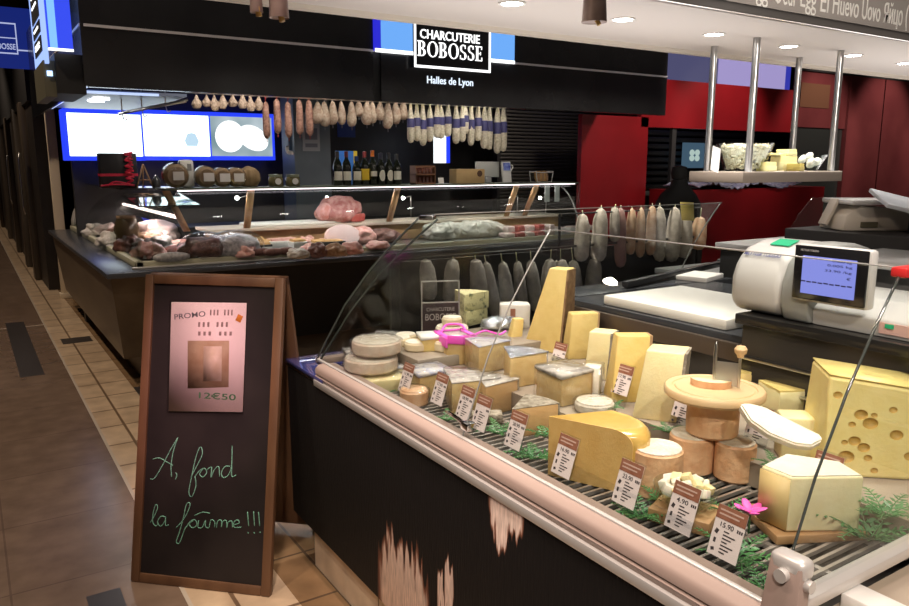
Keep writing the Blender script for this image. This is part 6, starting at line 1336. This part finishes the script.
P = tsurf(854, 246); t = thing('card_reader', 'small yellow-framed card reader on the till counter', 'card reader', (P.x, P.y, 1.1905), R(-40))
obj('frame', bx(-.048, .048, -.02, .02, 0, .062, .012), mat('reader_yellow', (.75, .5, .03), .4), t); obj('face', bx(-.034, .034, -.0215, -.019, .004, .048), mat('reader_brown', (.2, .14, .04), .4), t); obj('top_slot', bx(-.03, .03, -.012, .012, .06, .066, .002), white_plastic, t)
P = tsurf(884, 250); t = thing('handset', 'grey keypad handset lying right of the yellow card reader', 'handset', (P.x, P.y, 1.1905), R(-40))
obj('body', box(new(), (0, 0, .022), (.16, .05, .022), (0, R(12), 0), bev=.008), mat('handset_grey', (.5, .48, .42), .4), t); obj('keys', box(new(), (.01, 0, .033), (.1, .036, .004), (0, R(12), 0)), mat('keys_dark', (.1, .1, .1), .5), t)
t = thing('side_glass', 'curved glass guard at the left end of the till counter', 'glass guard', (2.95, 2.1, 1.19)); pts = [(aty(x, y, 2.25)) for x, y in ((777, 252), (788, 232), (800, 212), (812, 198))]
g = [[p + Vector((0, 0, 0)), p + Vector((.35, 0, 0))] for p in pts]; wobj('pane', solid_sheet(g, .006), clear, t)
# ------------------------------------------------------------------ light
W = bpy.data.worlds.new('world'); SC.world = W; W.use_nodes = True; W.node_tree.nodes['Background'].inputs[0].default_value = (.9, .75, .65, 1); W.node_tree.nodes['Background'].inputs[1].default_value = .09
def spotl(loc, tgt, energy, col=(1, .88, .76), size=60, rad=.04, blend=.6, name='spot'):
    l = bpy.data.lights.new(name, 'SPOT'); l.energy = energy; l.color = col; l.spot_size = R(size); l.spot_blend = blend; l.shadow_soft_size = rad
    o = bpy.data.objects.new(name, l); COL.objects.link(o); o.location = loc; o.rotation_euler = (Vector(tgt) - Vector(loc)).to_track_quat('-Z', 'Y').to_euler(); return o
def areal(loc, rot, sx, sy, energy, col=(1, .9, .8), name='area'):
    l = bpy.data.lights.new(name, 'AREA'); l.shape = 'RECTANGLE'; l.size = sx; l.size_y = sy; l.energy = energy; l.color = col
    o = bpy.data.objects.new(name, l); COL.objects.link(o); o.location = loc; o.rotation_euler = rot; return o
for c in DL: spotl((c.x, c.y, ZC - .02), (c.x, c.y - .25, 0), 45, (1, .92, .82), 100, .05)
# spots of the stall ceiling over the cheese counter
for k, y in enumerate((.85, 1.35, 1.85, 2.3)):
    spotl((1.75, y - .1, 2.75), (1.5, y, .85), 44, (1, .92, .80), 50, .05, .7)
    spotl((.75, y - .25, 3.0), (1.15, y, .85), 34, (1, .74, .66), 46, .05, .7)
spotl((1.9, 1.0, 2.75), (1.95, 1.1, 1.2), 16, (1, .94, .86), 50)
spotl((2.3, 1.8, 2.75), (2.2, 1.75, 1.05), 22, (1, .95, .88), 45)
areal((4.6, 3.07, 1.5), (math.pi, 0, 0), 6.5, .5, 26, (1, .95, .90), 'canopy_bounce_fill')  # unseen upward light added in place of bounce off the counters
spotl((3.0, .2, 2.4), (4.3, 2.5, 2.5), 120, (1, .92, .84), 70, .1)  # unseen spot added to brighten the lettered canopy fascia
# market hall lamps over the aisle
for y in (2.0, 4.6, 7.5, 11, 16, 22): spotl((-.6, y, 4.1), (-.1, y, 0), 95, (1, .80, .62), 120, .06, .6)
spotl((-.5, -.6, 2.9), (1.2, 1.3, .85), 110, (1, .84, .72), 50, .05, .7)
spotl((.5, -.9, 2.9), (1.5, .9, .85), 90, (1, .88, .76), 50, .05, .7)
spotl((-.3, .4, 3.4), (.60, 2.72, .85), 330, (1, .58, .64), 13, .05, .9)
spotl((.2, .9, 3.6), (.7, 2.2, 0), 60, (1, .82, .68), 50, .08, .8)
# strip lamps of the delicatessen
areal((3.0, 5.62, 1.362), (0, 0, 0), 3.6, .03, 9, (1, .90, .90)); areal((1.33, 7.4, 1.14), (0, 0, 0), .03, 2.8, 6, (1, .78, .74))
for px in (197, 233, 270, 300, 340, 372, 405, 440, 475, 505):
    p = aty(px, 100, 5.35); spotl((p.x, 5.33, 2.25), (p.x, 5.75, 1.8), 4, (1, .90, .78), 80, .03)
for x in (1.4, 2.2, 3.0, 3.8, 4.6): spotl((x, 6.4, 2.25), (x, 5.9, .9), 9, (1, .93, .9), 80, .04)
spotl((1.2, 6.6, 2.0), (1.25, 6.3, .9), 10, (1, .9, .9), 110, .04)
for x in (6.2, 7.6, 9.5, 11, 12.6): spotl((x, 4.7, 3.0), (x, 6.0, 1.9), 70, (1, .85, .75), 70, .05)  # unseen spots added to brighten the red and maroon stall panels
spotl((3.3, 1.4, 2.7), (3.2, 1.6, 1.3), 40, (1, .93, .86), 60)
# ------------------------------------------------------------------ picture settings
SC.view_settings.view_transform = 'Standard'; SC.view_settings.look = 'None'; SC.view_settings.gamma = 1; SC.view_settings.use_curve_mapping = False
SC.view_settings.exposure = 0.7
try:
    cy = SC.cycles; cy.transparent_max_bounces = 32; cy.max_bounces = 8; cy.glossy_bounces = 4; cy.caustics_reflective = False; cy.caustics_refractive = False; cy.sample_clamp_indirect = 6; cy.use_denoising = True
except Exception: pass
